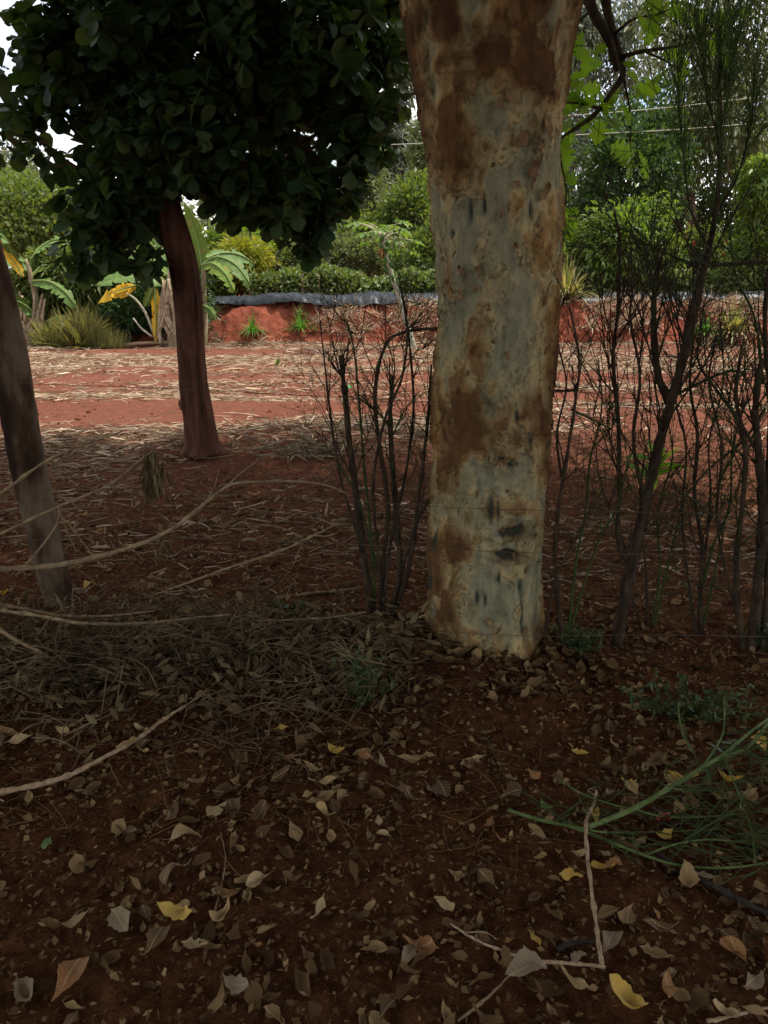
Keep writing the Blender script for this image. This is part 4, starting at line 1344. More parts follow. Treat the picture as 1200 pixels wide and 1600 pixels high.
# ---------------------------------------------------------------- the dark broad leaved tree in the field
def fig_tree():
    Y0 = 6.9
    b = gp(316, 700)
    Y0 = b[1]
    t = thing('broadleaf_tree', 'small dark broad leaved tree with reddish trunk standing in the field', 'tree', b)
    cl = [(317, 704, 32), (315, 690, 25), (310, 650, 22), (302, 600, 20), (298, 540, 20), (294, 470, 20.5), (285, 410, 21), (271, 360, 21), (260, 318, 20), (250, 270, 19), (245, 200, 17)]
    pts = np.array([at(x, y, Y0 - .0006 * (700 - y)) for x, y, r in cl])
    n = 90
    sp = spline(pts, n)
    rad = np.interp(np.linspace(0, 1, n), np.linspace(0, 1, len(cl)), [r * mpp(x, y, Y0) for x, y, r in cl])
    sides = 40
    mb = MB()
    mb.tube(sp, rad, sides, 0)
    V = mb.v[0]
    # furrows and a few swellings
    k = n * sides
    ang = np.tile(np.arange(sides), n) / sides * 2 * math.pi
    zz = V[:k, 2]
    cen = np.repeat(sp, sides, 0)
    dd = V[:k] - cen
    Pq = np.stack([np.cos(ang) * 3.2, np.sin(ang) * 3.2, zz * 2.2], 1)
    f = (fbm(Pq, 4, 121) - .5) * .34 + (fbm(Pq * np.array([3, 3, .8]), 2, 123) - .5) * .22
    V[:k] = cen + dd * (1 + f)[:, None]
    mb.build('trunk', M['fig_bark'], t)
    # knob of an old branch on the left of the trunk
    p = at(287, 630, Y0 - .03)
    MB().tube(spline([p + [.06, 0, -.03], p + [0, 0, .0], p + [-.03, 0, .02]], 7), [.07, .055, .03], 10, .1).build('knob', M['fig_bark'], t)
    top = sp[-1]
    low = sp[-5]
    # crown
    ells = []
    for (px, py, rx, ry, dy, ryy) in [(285, 100, 205, 125, 0, 1.1), (150, 110, 115, 110, -.2, .85), (470, 105, 140, 105, -.1, .85), (310, -120, 250, 150, .1, 1.3), (560, 40, 85, 95, .2, .7),
                                      (165, 290, 75, 70, -.1, .5), (178, 365, 62, 42, -.3, .35), (400, 260, 105, 65, -.2, .55), (455, 310, 55, 42, -.5, .35), (118, 395, 24, 26, -.3, .2), (215, 405, 26, 20, -.5, .2), (502, 340, 26, 32, -.5, .2),
                                      (360, 310, 45, 30, -.3, .3), (38, 210, 40, 60, 0, .4), (548, 215, 45, 45, -.4, .3), (580, 165, 40, 50, -.3, .3), (275, 190, 95, 75, -.75, .3), (60, 60, 45, 50, .1, .4), (598, 235, 18, 16, -.3, .12), (318, 262, 48, 38, -.15, .3), (230, 280, 40, 40, -.3, .3), (478, 372, 22, 22, -.5, .14), (535, 285, 24, 34, -.45, .16), (425, 345, 26, 24, -.4, .16), (570, 240, 20, 22, -.35, .12)]:
        s = mpp(px, py, Y0)
        ells.append((at(px, py, Y0 + dy), np.array([rx * s, ryy, ry * s])))
    rs = []
    per = [330, 170, 210, 330, 80, 62, 34, 66, 24, 6, 6, 10, 14, 14, 14, 14, 90, 12, 3, 22, 18, 6, 8, 6, 5]
    for (c, r), m in zip(ells, per):
        d = norm(rng.normal(size=(m, 3)))
        rd = (.25 + .75 * rng.random(m) ** .45) * (.62 + .78 * vnoise(d * 3.0 + c, 7))
        rs.append(c + d * r * rd[:, None])
    rs = np.vstack(rs)
    # limbs to the main blobs, twigs to some rosettes
    for c, r in ells[:9]:
        lb = MB().tube(spline([low, (low + c) / 2 + [0, 0, .1], c], 10), [.055, .04, .018], 8, .08)
        near = np.argsort(np.linalg.norm(rs - c, axis=1))[:22]
        for q in near:
            lb.tube(spline([c, (c + rs[q]) / 2 + rng.normal(size=3) * .04, rs[q]], 5), [.014, .006], 5)
        lb.build('limb', M['fig_bark'], t)
    for c, r in ells[9:]:
        MB().tube(spline([ells[5][0] if c[0] < -1.5 else ells[7][0], (c + ells[7][0]) / 2 if c[0] >= -1.5 else (c + ells[5][0]) / 2, c + [0, 0, .05]], 7), [.02, .008], 6).build('twig', M['fig_bark'], t)
    # rosettes of obovate leaves
    pos, dirs = [], []
    for p in rs:
        m = int(rng.integers(7, 12))
        ax = norm(rng.normal(size=3) * .55 + [0, 0, .15] + norm(p - ells[0][0]) * .5)
        a = np.arange(m) * 2.4 + rng.random() * 6
        s1 = norm(np.cross(ax, [.3, .5, .8])); s2 = np.cross(ax, s1)
        tilt = rng.uniform(-.35, .7, m)
        dv = (np.cos(a)[:, None] * s1 + np.sin(a)[:, None] * s2) * np.cos(tilt)[:, None] + ax * np.sin(tilt)[:, None]
        pos.append(np.tile(p, (m, 1)) + ax * rng.uniform(-.05, .05, m)[:, None])
        dirs.append(dv)
    pos, dirs = np.vstack(pos), norm(np.vstack(dirs))
    dirs[:, 2] -= .22
    n = len(pos)
    L = .065 + .12 * rng.random(n) ** .8
    fr = frames_from(dirs, rng.normal(size=n) * .45)
    sc = np.stack([L * rng.uniform(.6, .78, n), L, L * .8], 1)
    # the leaves that show largest are single parts
    rel = pos - EYE
    dep = rel @ FW
    u, v = 600 + F * rel[:, 0] / dep, 800 - F * (rel @ UP) / dep
    score = dep + rng.random(n) * .15 + ((u < 5) | (u > 640) | (v < 5)) * 50
    order = np.argsort(score)
    # half nearest ones, half those on the lower and outer rim
    rim = np.where((v > 250) | (u < 60) | (u > 520))[0]
    rim = rim[np.argsort(score[rim])][:150]
    single = list(dict.fromkeys(list(rim) + list(order)))[:300]
    rest = np.setdiff1d(np.arange(n), single)
    o = MB().scatter(OBOV, pos[rest], fr[rest], sc[rest]).build('foliage', M['dark_leaf'], t)
    o['kind'] = 'stuff'
    me = MB().add(*OBOV).mesh('leaf', M['dark_leaf'])
    from mathutils import Matrix
    for q in single:
        lf = bpy.data.objects.new('leaf', me)
        C.objects.link(lf)
        lf.parent = t
        mt = Matrix(np.hstack([fr[q] * sc[q][None, :], pos[q][:, None]]).tolist() + [[0, 0, 0, 1]])
        lf.matrix_parent_inverse = t.matrix_basis.inverted()
        lf.matrix_basis = mt
    return


bpy.context.view_layer.update()
fig_tree()


# ---------------------------------------------------------------- the tree whose lobed branch hangs in at the top right
def overhanging_tree():
    Y0 = 4.3
    b = np.array([3.35, 4.6, hz(3.35, 4.6)])
    t = thing('overhanging_tree', 'tree reaching in with a dark branch and lobed lime green leaves at the top', 'tree', b)
    fork = np.array([3.2, 4.6, 3.9])
    MB().tube(spline([b - [0, 0, .1], b + [.05, 0, 1.5], fork], 16), [.14, .11, .09], 12, .05).build('trunk', M['shrub_bark'], t)
    hub = at(900, -260, Y0)
    MB().tube(spline([fork, fork + [-.7, -.1, .35], hub + [.5, .1, .12], hub], 14), [.08, .06, .05, .04], 9, .06).build('limb', M['shrub_bark'], t)
    s = mpp(940, 80, Y0)

    def br(name, pp, r, sides=8):
        pts = spline([at(x, y, Y0 + d) for x, y, d in pp], max(8, 3 * len(pp)))
        MB().tube(pts, [q * s for q in r], sides, .12).build(name, M['shrub_bark'], t)
        return pts
    P = []
    P.append(br('branch', [(900, -260, 0), (908, -60, 0), (925, 15, 0), (948, 55, -.02), (958, 85, -.02), (965, 110, -.03)], [10, 9, 8, 7, 6, 5]))
    P.append(br('branch', [(900, -260, 0), (935, -70, .05), (948, 10, .05), (957, 55, .05), (972, 95, .02), (972, 120, 0), (955, 145, -.03), (930, 178, -.05), (900, 200, -.1), (872, 218, -.15)], [9, 8, 7, 7, 6, 5, 4, 3.5, 3, 2]))
    P.append(br('twig', [(972, 88, 0), (1005, 80, -.05), (1035, 76, -.1), (1075, 68, -.15), (1110, 52, -.2)], [3.5, 3, 2.2, 1.5, 1]))
    P.append(br('twig', [(940, 170, -.04), (905, 162, -.1), (872, 160, -.2), (840, 162, -.2)], [2, 1.8, 1.4, 1]))
    P.append(br('twig', [(1005, 80, -.05), (1040, 95, 0), (1070, 118, .1)], [2, 1.5, 1]))
    P.append(br('twig', [(925, 15, 0), (900, 40, -.1), (888, 75, -.15)], [2.5, 2, 1]))
    P.append(br('twig', [(958, 55, 0), (990, 30, 0), (1030, 22, .05), (1060, 5, .1)], [2.5, 2, 1.5, 1]))
    P.append(br('twig', [(872, 218, -.15), (878, 260, -.2), (885, 300, -.2), (880, 340, -.25), (892, 375, -.3)], [2, 1.7, 1.4, 1.2, .8]))
    P.append(br('twig', [(972, 110, 0), (985, 180, .05), (985, 240, .08), (995, 275, .1)], [1.8, 1.4, 1.2, .8]))
    P.append(br('twig', [(1110, 52, -.2), (1140, 30, -.2), (1160, 10, -.2)], [1.2, 1, .8]))
    spots = [(895, 150), (905, 135), (888, 170), (912, 150), (925, 140), (880, 140), (900, 175), (885, 195), (878, 120), (905, 118), (950, 160), (960, 175), (972, 165), (980, 180), (955, 190), (968, 195), (945, 172),
             (985, 245), (995, 258), (978, 250), (1000, 270), (970, 235), (985, 265), (880, 300), (890, 280), (878, 320), (895, 330), (880, 262), (886, 350), (874, 345), (890, 370), (882, 240),
             (925, 80), (915, 95), (930, 100), (905, 70), (940, 75), (1010, 15), (1025, 25), (1020, 5), (1040, 12), (1005, 35), (1070, 8), (1060, 20), (1135, 30), (1145, 22), (1128, 28), (1120, 70), (1130, 85), (1125, 60), (1065, 110), (1050, 85),
             (1075, 75), (1015, 60), (1022, 45), (890, 60), (885, 85), (900, 30), (1135, 95), (1100, 50), (1000, 145), (990, 120), (1012, 140), (940, 60), (985, 100), (910, 190), (925, 160), (1160, 20), (1030, 120), (868, 165), (876, 180), (892, 130), (915, 165), (902, 160), (870, 205), (890, 210), (876, 225), (868, 290), (872, 310), (884, 330), (870, 360), (896, 350), (882, 385), (960, 150), (975, 205), (990, 235), (1002, 245), (1008, 262), (920, 190), (935, 205), (880, 105), (890, 45), (1048, 30), (1090, 30)]
    me = MB().add(*LOBED).mesh('leaf', M['lime_leaf'])
    allp = np.vstack(P)
    from mathutils import Matrix
    for k, (x, y) in enumerate(spots):
        a = at(x, y, Y0 - .05 + rng.uniform(-.15, .15))
        nb = allp[np.argmin(np.linalg.norm(allp - a, axis=1))]
        d = norm((a - nb) * 1.2 + rng.normal(size=3) * .06 + [0, 0, -.03])
        L = rng.uniform(.085, .15)
        f = frames_from(d[None], np.array([rng.normal() * .9]))[0]
        lf = bpy.data.objects.new('leaf', me)
        C.objects.link(lf)
        lf.parent = t
        lf.matrix_parent_inverse = t.matrix_basis.inverted()
        st = a - d * L * .5
        lf.matrix_basis = Matrix(np.hstack([f * np.array([L * .85, L, L])[None], st[:, None]]).tolist() + [[0, 0, 0, 1]])
        if np.linalg.norm(st - nb) > .02:
            MB().tube(spline([nb, (nb + st) / 2 + rng.normal(size=3) * .008, st], 5), [.0022, .0015], 4).build('leaf_stalk', M['twig_green'], t)
    # its crown above the picture, with blobs added behind the camera for shade
    ells = []
    for e in [(3.2, 4.6, 5.6), (1.6, 4.4, 5.2), (4.2, 3.4, 5.6), (3.8, 6.2, 6.0), (2.0, 2.6, 5.2), (.6, 3.6, 5.4), (-.8, 1.6, 5.2), (.8, .8, 4.6), (2.2, 0.2, 4.6), (.5, -1.2, 4.3), (2.4, -2.0, 4.2), (4.2, 1.0, 4.6), (4.6, -1.4, 4.2), (1.0, -3.4, 3.9)]:
        e = np.array(e)
        MB().tube(spline([fork, (fork + e) / 2 + [0, 0, .2], e], 10), [.07, .04, .015], 7, .05).build('limb', M['shrub_bark'], t)
        ells.append((e, (1.3, 1.2, .6)))
    leafage('crown', t, ells, 27000, .17, M['shade_canopy'], RHOMB, .7, .2, .3, 24, .2)


overhanging_tree()


# ---------------------------------------------------------------- pencil shrubs of the hedge row
def grow(mb, p, d, L, r, depth, up=.25, fork=(2, 4)):
    n = max(4, int(L / .05))
    pts = [p]
    dd = norm(d)
    for i in range(n):
        dd = norm(dd + rng.normal(size=3) * .10 + [0, 0, up * .12])
        pts.append(pts[-1] + dd * L / n)
    pts = np.array(pts)
    mb.tube(pts, [r, r * .75, r * .45], 5 if r > .003 else 4, 0, True)
    if depth > 0:
        for k in range(int(rng.integers(*fork))):
            i = int(rng.integers(max(1, n // 4), n + 1))
            t = norm(pts[i] - pts[i - 1])
            nd = norm(t + norm(rng.normal(size=3)) * rng.uniform(.45, .85) + [0, 0, up * .3])
            grow(mb, pts[i], nd, L * rng.uniform(.4, .75), r * .66, depth - 1, up, fork)


def shrub(name, label, stems, Y, twigs=9, tl=(.12, .34), mat='shrub_bark', tmat='twig_green', group='pencil shrubs along the fence', depth=2, spray=None, start=.35, up=.25, tr=1.0):
    b = gp(*stems[0][0][0])
    t = thing(name, label, 'shrub', b, group)
    for k, (pp, r) in enumerate(stems):
        dy = rng.uniform(-.16, .16)
        m = len(pp)
        w = []
        for i, q in enumerate(pp):
            w.append(at(q[0], q[1], Y + dy * i / (m - 1) + rng.normal() * .015 * (i > 0)))
        w[0][2] = min(w[0][2], hz(w[0][0], w[0][1])) - .02 if k == 0 or pp[0][1] > 930 else w[0][2]
        n = max(12, 5 * m)
        pts = spline(w, n)
        s = mpp(pp[0][0], pp[0][1], Y)
        rad = np.linspace(r[0], r[1], n) * s * .42 * (1 + .12 * rng.normal(size=n).clip(-1.5, 1.5))
        st = MB().tube(pts, rad, 9, .13).build('stem', M[mat if r[0] > 6 else tmat if k % 2 else 'twig_brown'], t)
        tw = MB()
        cnt = int(twigs * 1.2 * (.5 + len(pp) / 6))
        for q in range(cnt):
            i = int(n * (start + (1 - start) * rng.random() ** .8)) - 1
            i = max(1, i)
            tang = norm(pts[i] - pts[i - 1])
            d = norm(tang * .8 + norm(rng.normal(size=3)) * rng.uniform(.4, .9) * [1, .8, .6] + [0, 0, .1])
            grow(tw, pts[i], d, rng.uniform(*tl), min(.0042, max(.0018, rad[i] * .4)) * tr, depth, up)
        for q in range(int(cnt * .6)):                        # fine twigs crossing every way
            i = max(1, int(n * (.15 + .85 * rng.random())) - 1)
            d = norm(rng.normal(size=3) * [1, .7, .45])
            grow(tw, pts[i], d, rng.uniform(.15, .42), .0016, 1, 0, (1, 4))
        if spray and k in spray:                              # feathery green tips
            for q in range(26):
                i = int(rng.integers(n // 3, n))
                d = norm(norm(pts[i] - pts[i - 1]) + norm(rng.normal(size=3)) * .45 + [0, 0, .5])
                grow(tw, pts[i], d, rng.uniform(.10, .30), .0016, 1, .6, (2, 5))
        o = tw.build('twigs', M['spray' if spray and k in spray else tmat if k % 2 else 'twig_brown'], st)
        o['kind'] = 'stuff'
    return t


shrub('pencil_shrub', 'leafless pencil shrub clump close left of the peeling trunk', [
    ([(588, 985), (572, 900), (562, 810), (548, 710), (540, 630), (533, 555)], (15, 8)),
    ([(600, 985), (624, 910), (620, 810), (612, 710), (610, 640), (614, 588)], (13, 7)),
    ([(592, 982), (598, 890), (606, 790), (592, 690), (586, 610), (602, 540), (636, 518), (700, 512)], (9, 4)),
    ([(606, 982), (638, 890), (655, 770), (668, 660), (674, 570)], (10, 4)),
    ([(584, 970), (562, 850), (535, 760), (522, 690), (512, 610), (500, 500)], (7, 2.5)),
    ([(586, 960), (580, 840), (570, 740), (562, 640), (552, 540), (535, 490)], (6, 2.5)),
    ([(598, 960), (610, 850), (632, 750), (646, 640), (640, 540), (632, 470)], (7, 3)),
    ([(600, 965), (590, 860), (583, 760), (600, 660), (628, 590), (636, 520), (625, 440)], (7, 3)),
    ([(604, 970), (650, 820), (690, 760), (722, 738)], (8, 3)),
    ([(590, 890), (560, 780), (528, 720), (515, 640)], (5, 2))], 3.12, 6, (.10, .28), start=.4)
shrub('pencil_shrub', 'tall forked pencil shrub with feathery green tips right of the peeling trunk', [
    ([(962, 1010), (975, 940), (988, 880), (1008, 790), (1024, 720), (1045, 640), (1068, 560), (1090, 460), (1105, 400)], (23, 12)),
    ([(1098, 430), (1110, 380), (1122, 300), (1126, 220), (1124, 130), (1126, 40)], (13, 4)),
    ([(985, 890), (966, 840), (968, 760), (966, 660), (958, 560), (966, 480), (968, 380), (960, 330)], (11, 4)),
    ([(1046, 630), (1028, 585), (1022, 520), (1022, 450)], (17, 9)),
    ([(1058, 610), (1068, 540), (1080, 470)], (12, 6)),
    ([(1094, 420), (1040, 395), (1000, 380), (950, 385), (925, 400)], (6, 2)),
    ([(1100, 415), (1150, 412), (1200, 408), (1240, 400)], (8, 4)),
    ([(1050, 620), (1090, 600), (1140, 580), (1165, 590), (1190, 640)], (6, 2.5)),
    ([(1008, 790), (990, 690), (1000, 590), (985, 500), (990, 440)], (8, 3)),
    ([(1108, 390), (1080, 330), (1070, 260), (1062, 180), (1058, 90)], (6, 2)),
    ([(1115, 340), (1150, 280), (1172, 200), (1180, 100)], (6, 2)),
    ([(1126, 200), (1140, 140), (1150, 60)], (4, 1.5)),
    ([(1124, 220), (1105, 150), (1098, 60)], (4, 1.5))], 3.05, 9, (.14, .40), start=.3, up=.6, spray=(1, 9, 10, 11, 12))
shrub('pencil_shrub', 'thin spreading pencil shrub hugging the right side of the peeling trunk', [
    ([(884, 985), (868, 890), (872, 800), (888, 700), (900, 620), (905, 560), (890, 480)], (9, 3)),
    ([(888, 985), (900, 880), (915, 800), (922, 720), (940, 640), (935, 560)], (6, 2)),
    ([(850, 985), (866, 910), (895, 850), (930, 780)], (6, 2)),
    ([(884, 960), (930, 860), (960, 800), (985, 720)], (5, 2)),
    ([(902, 610), (860, 610), (820, 600), (770, 580), (715, 535)], (5, 2)),
    ([(892, 640), (925, 655), (958, 672)], (5, 2)),
    ([(880, 760), (870, 680), (885, 600), (868, 520), (880, 470)], (5, 2))], 2.95, 6, (.10, .28), start=.35)
shrub('pencil_shrub', 'dark many stemmed pencil shrub at the right edge', [
    ([(1172, 1035), (1185, 900), (1192, 800), (1185, 700), (1180, 640), (1190, 560)], (19, 9)),
    ([(1165, 1030), (1150, 900), (1160, 790), (1165, 700), (1150, 620), (1160, 540)], (12, 5)),
    ([(1190, 1030), (1200, 900), (1198, 780), (1205, 650), (1195, 520), (1200, 420)], (14, 6)),
    ([(1172, 1010), (1135, 900), (1120, 800), (1128, 700), (1108, 600), (1120, 520)], (7, 2.5)),
    ([(1180, 700), (1150, 650), (1120, 610), (1090, 560), (1100, 480)], (7, 2.5)),
    ([(1192, 600), (1180, 500), (1150, 430), (1140, 350)], (6, 2)),
    ([(1195, 640), (1160, 690), (1110, 730), (1060, 790), (1030, 840)], (6, 2))], 3.0, 8, (.12, .32), start=.3)
shrub('pencil_shrub', 'slender pencil shrub between the tall forked one and the right edge', [
    ([(1098, 1005), (1094, 920), (1098, 860), (1085, 770), (1090, 680), (1078, 600), (1085, 520)], (11, 3)),
    ([(1094, 930), (1115, 850), (1140, 790), (1145, 700), (1168, 620)], (6, 2)),
    ([(1094, 960), (1072, 880), (1066, 800), (1072, 700), (1055, 620), (1060, 540)], (6, 2)),
    ([(1100, 960), (1120, 880), (1128, 830), (1095, 790), (1060, 765)], (5, 2)),
    ([(1098, 900), (1110, 780), (1108, 690), (1130, 600), (1125, 500)], (5, 2))], 3.15, 7, (.12, .3), start=.3)
shrub('pencil_shrub', 'sparse twiggy pencil shrub beneath the tall forked one', [
    ([(1012, 1005), (1010, 900), (1000, 800), (1008, 700)], (6, 2)),
    ([(1016, 1005), (1040, 900), (1058, 820), (1075, 760)], (5, 2)),
    ([(1010, 1000), (985, 920), (975, 850), (940, 760), (930, 690)], (5, 2)),
    ([(1014, 1000), (1030, 900), (1028, 800), (1050, 720), (1045, 660)], (5, 2))], 3.2, 6, (.10, .26), start=.25)




# ---------------------------------------------------------------- fence wires
for k, (pp, lab) in enumerate([
        (((-60, 592), (40, 599), (260, 607), (480, 618), (690, 628), (850, 632), (1000, 634), (1260, 642)), 'top fence wire passing in front of the trunks'),
        (((-60, 772), (75, 765), (300, 770), (500, 779), (690, 792), (845, 797), (1000, 800), (1260, 808)), 'second fence wire from the top, crossing the peeling trunk'),
        (((-60, 850), (90, 842), (300, 842), (500, 848), (690, 858), (842, 864), (1000, 866), (1260, 872)), 'third fence wire from the top, near the trunk knots'),
        (((-60, 975), (95, 962), (300, 966), (500, 975), (680, 986), (840, 994), (1000, 992), (1260, 996)), 'lowest fence wire just above the litter')]):
    Ys = [3.3, 3.27, 3.12, 2.98, 2.80, 2.80, 2.86, 2.95]
    pts = spline([at(x, y, Y) for (x, y), Y in zip(pp, Ys)], 90)
    tag(MB().tube(pts, .0013, 5).build('fence_wire', M['wire']), lab, 'wire', 'fence wires strung between the trees')


# ---------------------------------------------------------------- dead branches and sticks
def stick(label, pp, r, mat='stick', name='dead_branch', forks=(), group='dead branches lying by the fence', cat='branch', lift=0):
    """pp: (px, py[, Y]); without Y the point lies on the ground"""
    w = []
    for q in pp:
        s = r[0] * .001
        w.append(at(q[0], q[1], q[2]) if len(q) > 2 else gp(q[0], q[1], s + lift))
    n = max(14, 6 * len(pp))
    pts = spline(w, n)
    pts[1:-1] += rng.normal(size=(n - 2, 3)) * .0006
    rad = np.interp(np.linspace(0, 1, n), np.linspace(0, 1, len(r)), np.array(r) * (.00078 if mat == 'stick' else .001))
    for k in range(3, n - 1, 4):
        rad[k] *= 1.3
    rad = rad * (1 + .16 * rng.normal(size=n).clip(-1.5, 1.5))
    mb = MB().tube(pts, rad, 9, .10)
    for i, (dx, dy, dz), fr in forks:
        p = pts[int(i * (n - 1))]
        e = p + np.array([dx, dy, dz])
        mb.tube(spline([p, (p + e) / 2 + rng.normal(size=3) * .01, e], 8), [fr * .001, fr * .0005], 6, .06)
    return tag(mb.build(name, M[mat]), label, cat, group)


stick('uppermost thin dead branch crossing the leaning trunk', [(-60, 808, 2.9), (0, 772, 2.92), (70, 722, 2.95), (130, 695, 2.98), (192, 674, 3.0)], [9, 8, 7, 5, 3], forks=[(.55, (.05, .02, -.10), 3)])
b2 = stick('dead branch with hanging withered leaves crossing the leaning trunk', [(-60, 870, 2.86), (0, 835, 2.88), (90, 792, 2.9), (165, 760, 2.95), (215, 722, 2.98), (240, 703, 3.0)], [8, 7, 6, 5, 4, 3], forks=[(.6, (.1, 0, -.03), 2), (.4, (.03, .05, -.2), 3)])
stick('long grey branch arching over to the pencil shrub', [(-60, 892, 2.75), (0, 890, 2.76), (110, 880, 2.78), (240, 842, 2.82), (300, 803, 2.86), (345, 766, 2.9), (380, 754, 2.92), (450, 752, 2.98), (505, 757, 3.02), (545, 772, 3.05)], [13, 13, 12, 11, 9, 8, 7, 6, 5, 4], forks=[(.6, (.12, .02, .10), 3), (.5, (.05, .05, .12), 3)])
stick('curved pale branch lying low below the leaning trunk', [(-60, 945, 2.78), (0, 954, 2.78), (60, 962, 2.78), (130, 974, 2.76), (220, 974, 2.76), (300, 966, 2.78), (360, 960, 2.8)], [9, 9, 9, 8, 7, 5, 4])
stick('thin branch just above the curved pale branch', [(-60, 935, 2.84), (20, 948, 2.85), (100, 962, 2.85), (170, 962, 2.85), (240, 955, 2.86)], [7, 7, 6, 5, 3])
stick('straight brown branch rising towards the pencil shrub', [(240, 930, 2.92), (300, 908, 2.94), (380, 880, 2.97), (450, 856, 3.0), (490, 836, 3.02), (528, 818, 3.04)], [4, 5, 6, 6, 5, 3], forks=[(.75, (-.06, 0, -.12), 3), (.8, (.1, 0, .01), 4)])
stick('pale weathered stick lying left of the pencil shrub base', [(440, 935), (480, 928), (520, 924), (566, 918)], [8, 9, 8, 6])
stick('thin stick along the top of the brush pile', [(400, 970, 2.8), (470, 968, 2.82), (530, 963, 2.84), (572, 956, 2.86)], [5, 5, 4, 3])
stick('dark angled branch in the brush at the left edge', [(-40, 960, 2.7), (0, 985, 2.66), (40, 1008, 2.62), (75, 1024, 2.6)], [9, 9, 7, 5])
stick('dead twig slanting up beside the leaning trunk', [(25, 900, 2.95), (60, 860, 2.98), (88, 820, 3.0), (92, 792, 3.0)], [5, 5, 4, 3])
stick('dead twig slanting down from the leaning trunk', [(105, 815, 3.02), (135, 855, 3.02), (165, 890, 3.0)], [4, 3, 2])
stick('long pale stick lying on the litter in front of the brush', [(-30, 1246), (0, 1238), (60, 1226), (112, 1210), (165, 1182), (210, 1158), (262, 1120), (305, 1092), (355, 1052)], [9, 9, 8.5, 8, 7, 6, 5, 4, 3], 'pale_stick', forks=[(.58, (.10, .16, .02), 4), (.12, (-.03, .08, .02), 3), (.1, (.06, -.06, .02), 3)], group='sticks on the litter', lift=.012)
stick('upright tan stick of the broken pair on the litter', [(932, 1234), (928, 1256), (916, 1285), (918, 1340), (928, 1420), (936, 1478), (941, 1506)], [4, 4.5, 5, 5, 4.5, 5, 5], 'pale_stick', 'dry_stick', group='sticks on the litter', cat='stick', lift=.035, forks=[(.08, (.012, .03, .008), 2)])
stick('curved tan stick meeting the foot of the upright stick', [(945, 1511), (900, 1506), (830, 1500), (790, 1488), (750, 1472), (722, 1455), (704, 1443)], [3.5, 4, 4, 3.5, 3, 2.6, 1.5], 'pale_stick', 'dry_stick', group='sticks on the litter', cat='stick', lift=.016, forks=[(.82, (.07, -.03, .012), 1.6)])
stick('short black stick beside the broken tan sticks', [(870, 1484), (895, 1474), (930, 1470)], [6, 6, 5], 'dark_stick', 'dry_stick', group='sticks on the litter', cat='stick', lift=.008)
stick('dark stick lying below the green cut branch at the right edge', [(1020, 1330), (1080, 1365), (1140, 1398), (1215, 1436)], [4, 7, 8, 8], 'dark_stick', 'dry_stick', group='sticks on the litter', cat='stick', lift=.006)
stick('thin brown stick at the lower right corner', [(1105, 1596), (1160, 1584), (1215, 1570)], [4, 4, 3], 'pale_stick', 'dry_stick', group='sticks on the litter', cat='stick', lift=.006)
stick('thin grey stalks below the long pale stick', [(330, 1440), (345, 1390), (352, 1340), (345, 1300)], [3, 3, 2, 1.5], 'stick', 'dry_stick', group='sticks on the litter', cat='stick', lift=.006)
stick('faint stick slanting near the lower middle', [(715, 1596), (760, 1560), (800, 1520)], [4, 4, 2], 'stick', 'dry_stick', group='sticks on the litter', cat='stick', lift=.004)


# withered leaves hanging from the branch tips
def hanging(label, px, py, Y, n, L, drop):
    p = at(px, py, Y)
    d = norm(rng.normal(size=(n, 3)) * [.28, .28, .15] + [0, 0, -1])
    pos = p + rng.normal(size=(n, 3)) * [.02, .02, .01] - np.stack([np.zeros(n), np.zeros(n), rng.random(n) * drop], 1)
    ll = L * rng.uniform(.6, 1.1, n)
    tag(MB().scatter(LANCE, pos, frames_from(d, rng.normal(size=n) * 2), np.stack([ll * .16, ll, ll], 1)).build('withered_leaves', M['brush']), label, 'leaves', 'withered leaf sprays')


hanging('withered leaf spray hanging from the dead branch tip', 236, 704, 3.0, 130, .085, .15)
hanging('small withered leaf spray hanging under the long grey branch', 256, 838, 2.84, 40, .06, .06)


# ---------------------------------------------------------------- brush pile, litter, cut green branch
def brush():
    tw = MB()
    cents = [(rng.uniform(-1.7, -.12), 2.66 + rng.normal() * .13) for _ in range(26)]
    for k in range(1050):
        cx_, cy_ = cents[int(rng.integers(0, 26))]
        x, y = cx_ + rng.normal() * .10, cy_ + rng.normal() * .07
        if rng.random() < .2:
            x, y = rng.uniform(-1.75, -.1), rng.uniform(2.1, 3.2)
        z = hz(x, y) + rng.random() ** 1.3 * .17
        a = rng.random() * 6.283
        L = rng.uniform(.06, .34)
        d = np.array([math.cos(a), math.sin(a) * .8, rng.normal() * .3])
        p = np.array([x, y, z])
        e = p + norm(d) * L
        e[2] = max(e[2], hz(e[0], e[1]) + .005)
        tw.tube(spline([p, (p + e) / 2 + rng.normal(size=3) * .025 + [0, 0, .02], e], 6), [rng.uniform(.0012, .0032), .0008], 4)
    tag(tw.build('brush_twigs', M['brush_twig']), 'tangle of dry thin twigs piled along the fence', 'brush', kind='stuff')
    n = 3800
    x = rng.uniform(-1.8, .1, n)
    x = np.where(rng.random(n) < .6, np.round(x * 4 + rng.normal(size=n) * .3) / 4 + rng.normal(size=n) * .07, x)
    y = rng.normal(size=n) * .2 + 2.74
    z = height(x, y) + rng.random(n) ** 1.3 * .13
    d = norm(rng.normal(size=(n, 3)) * [1, 1, .6])
    L = rng.uniform(.02, .075, n)
    tag(MB().scatter(LANCE, np.stack([x, y, z], 1), frames_from(d, rng.normal(size=n) * 1.5), np.stack([L * rng.uniform(.12, .42, n), L, L], 1)).build('brush_leaves', M['brush']),
        'withered narrow leaves caught in the brush pile', 'brush', kind='stuff')


brush()


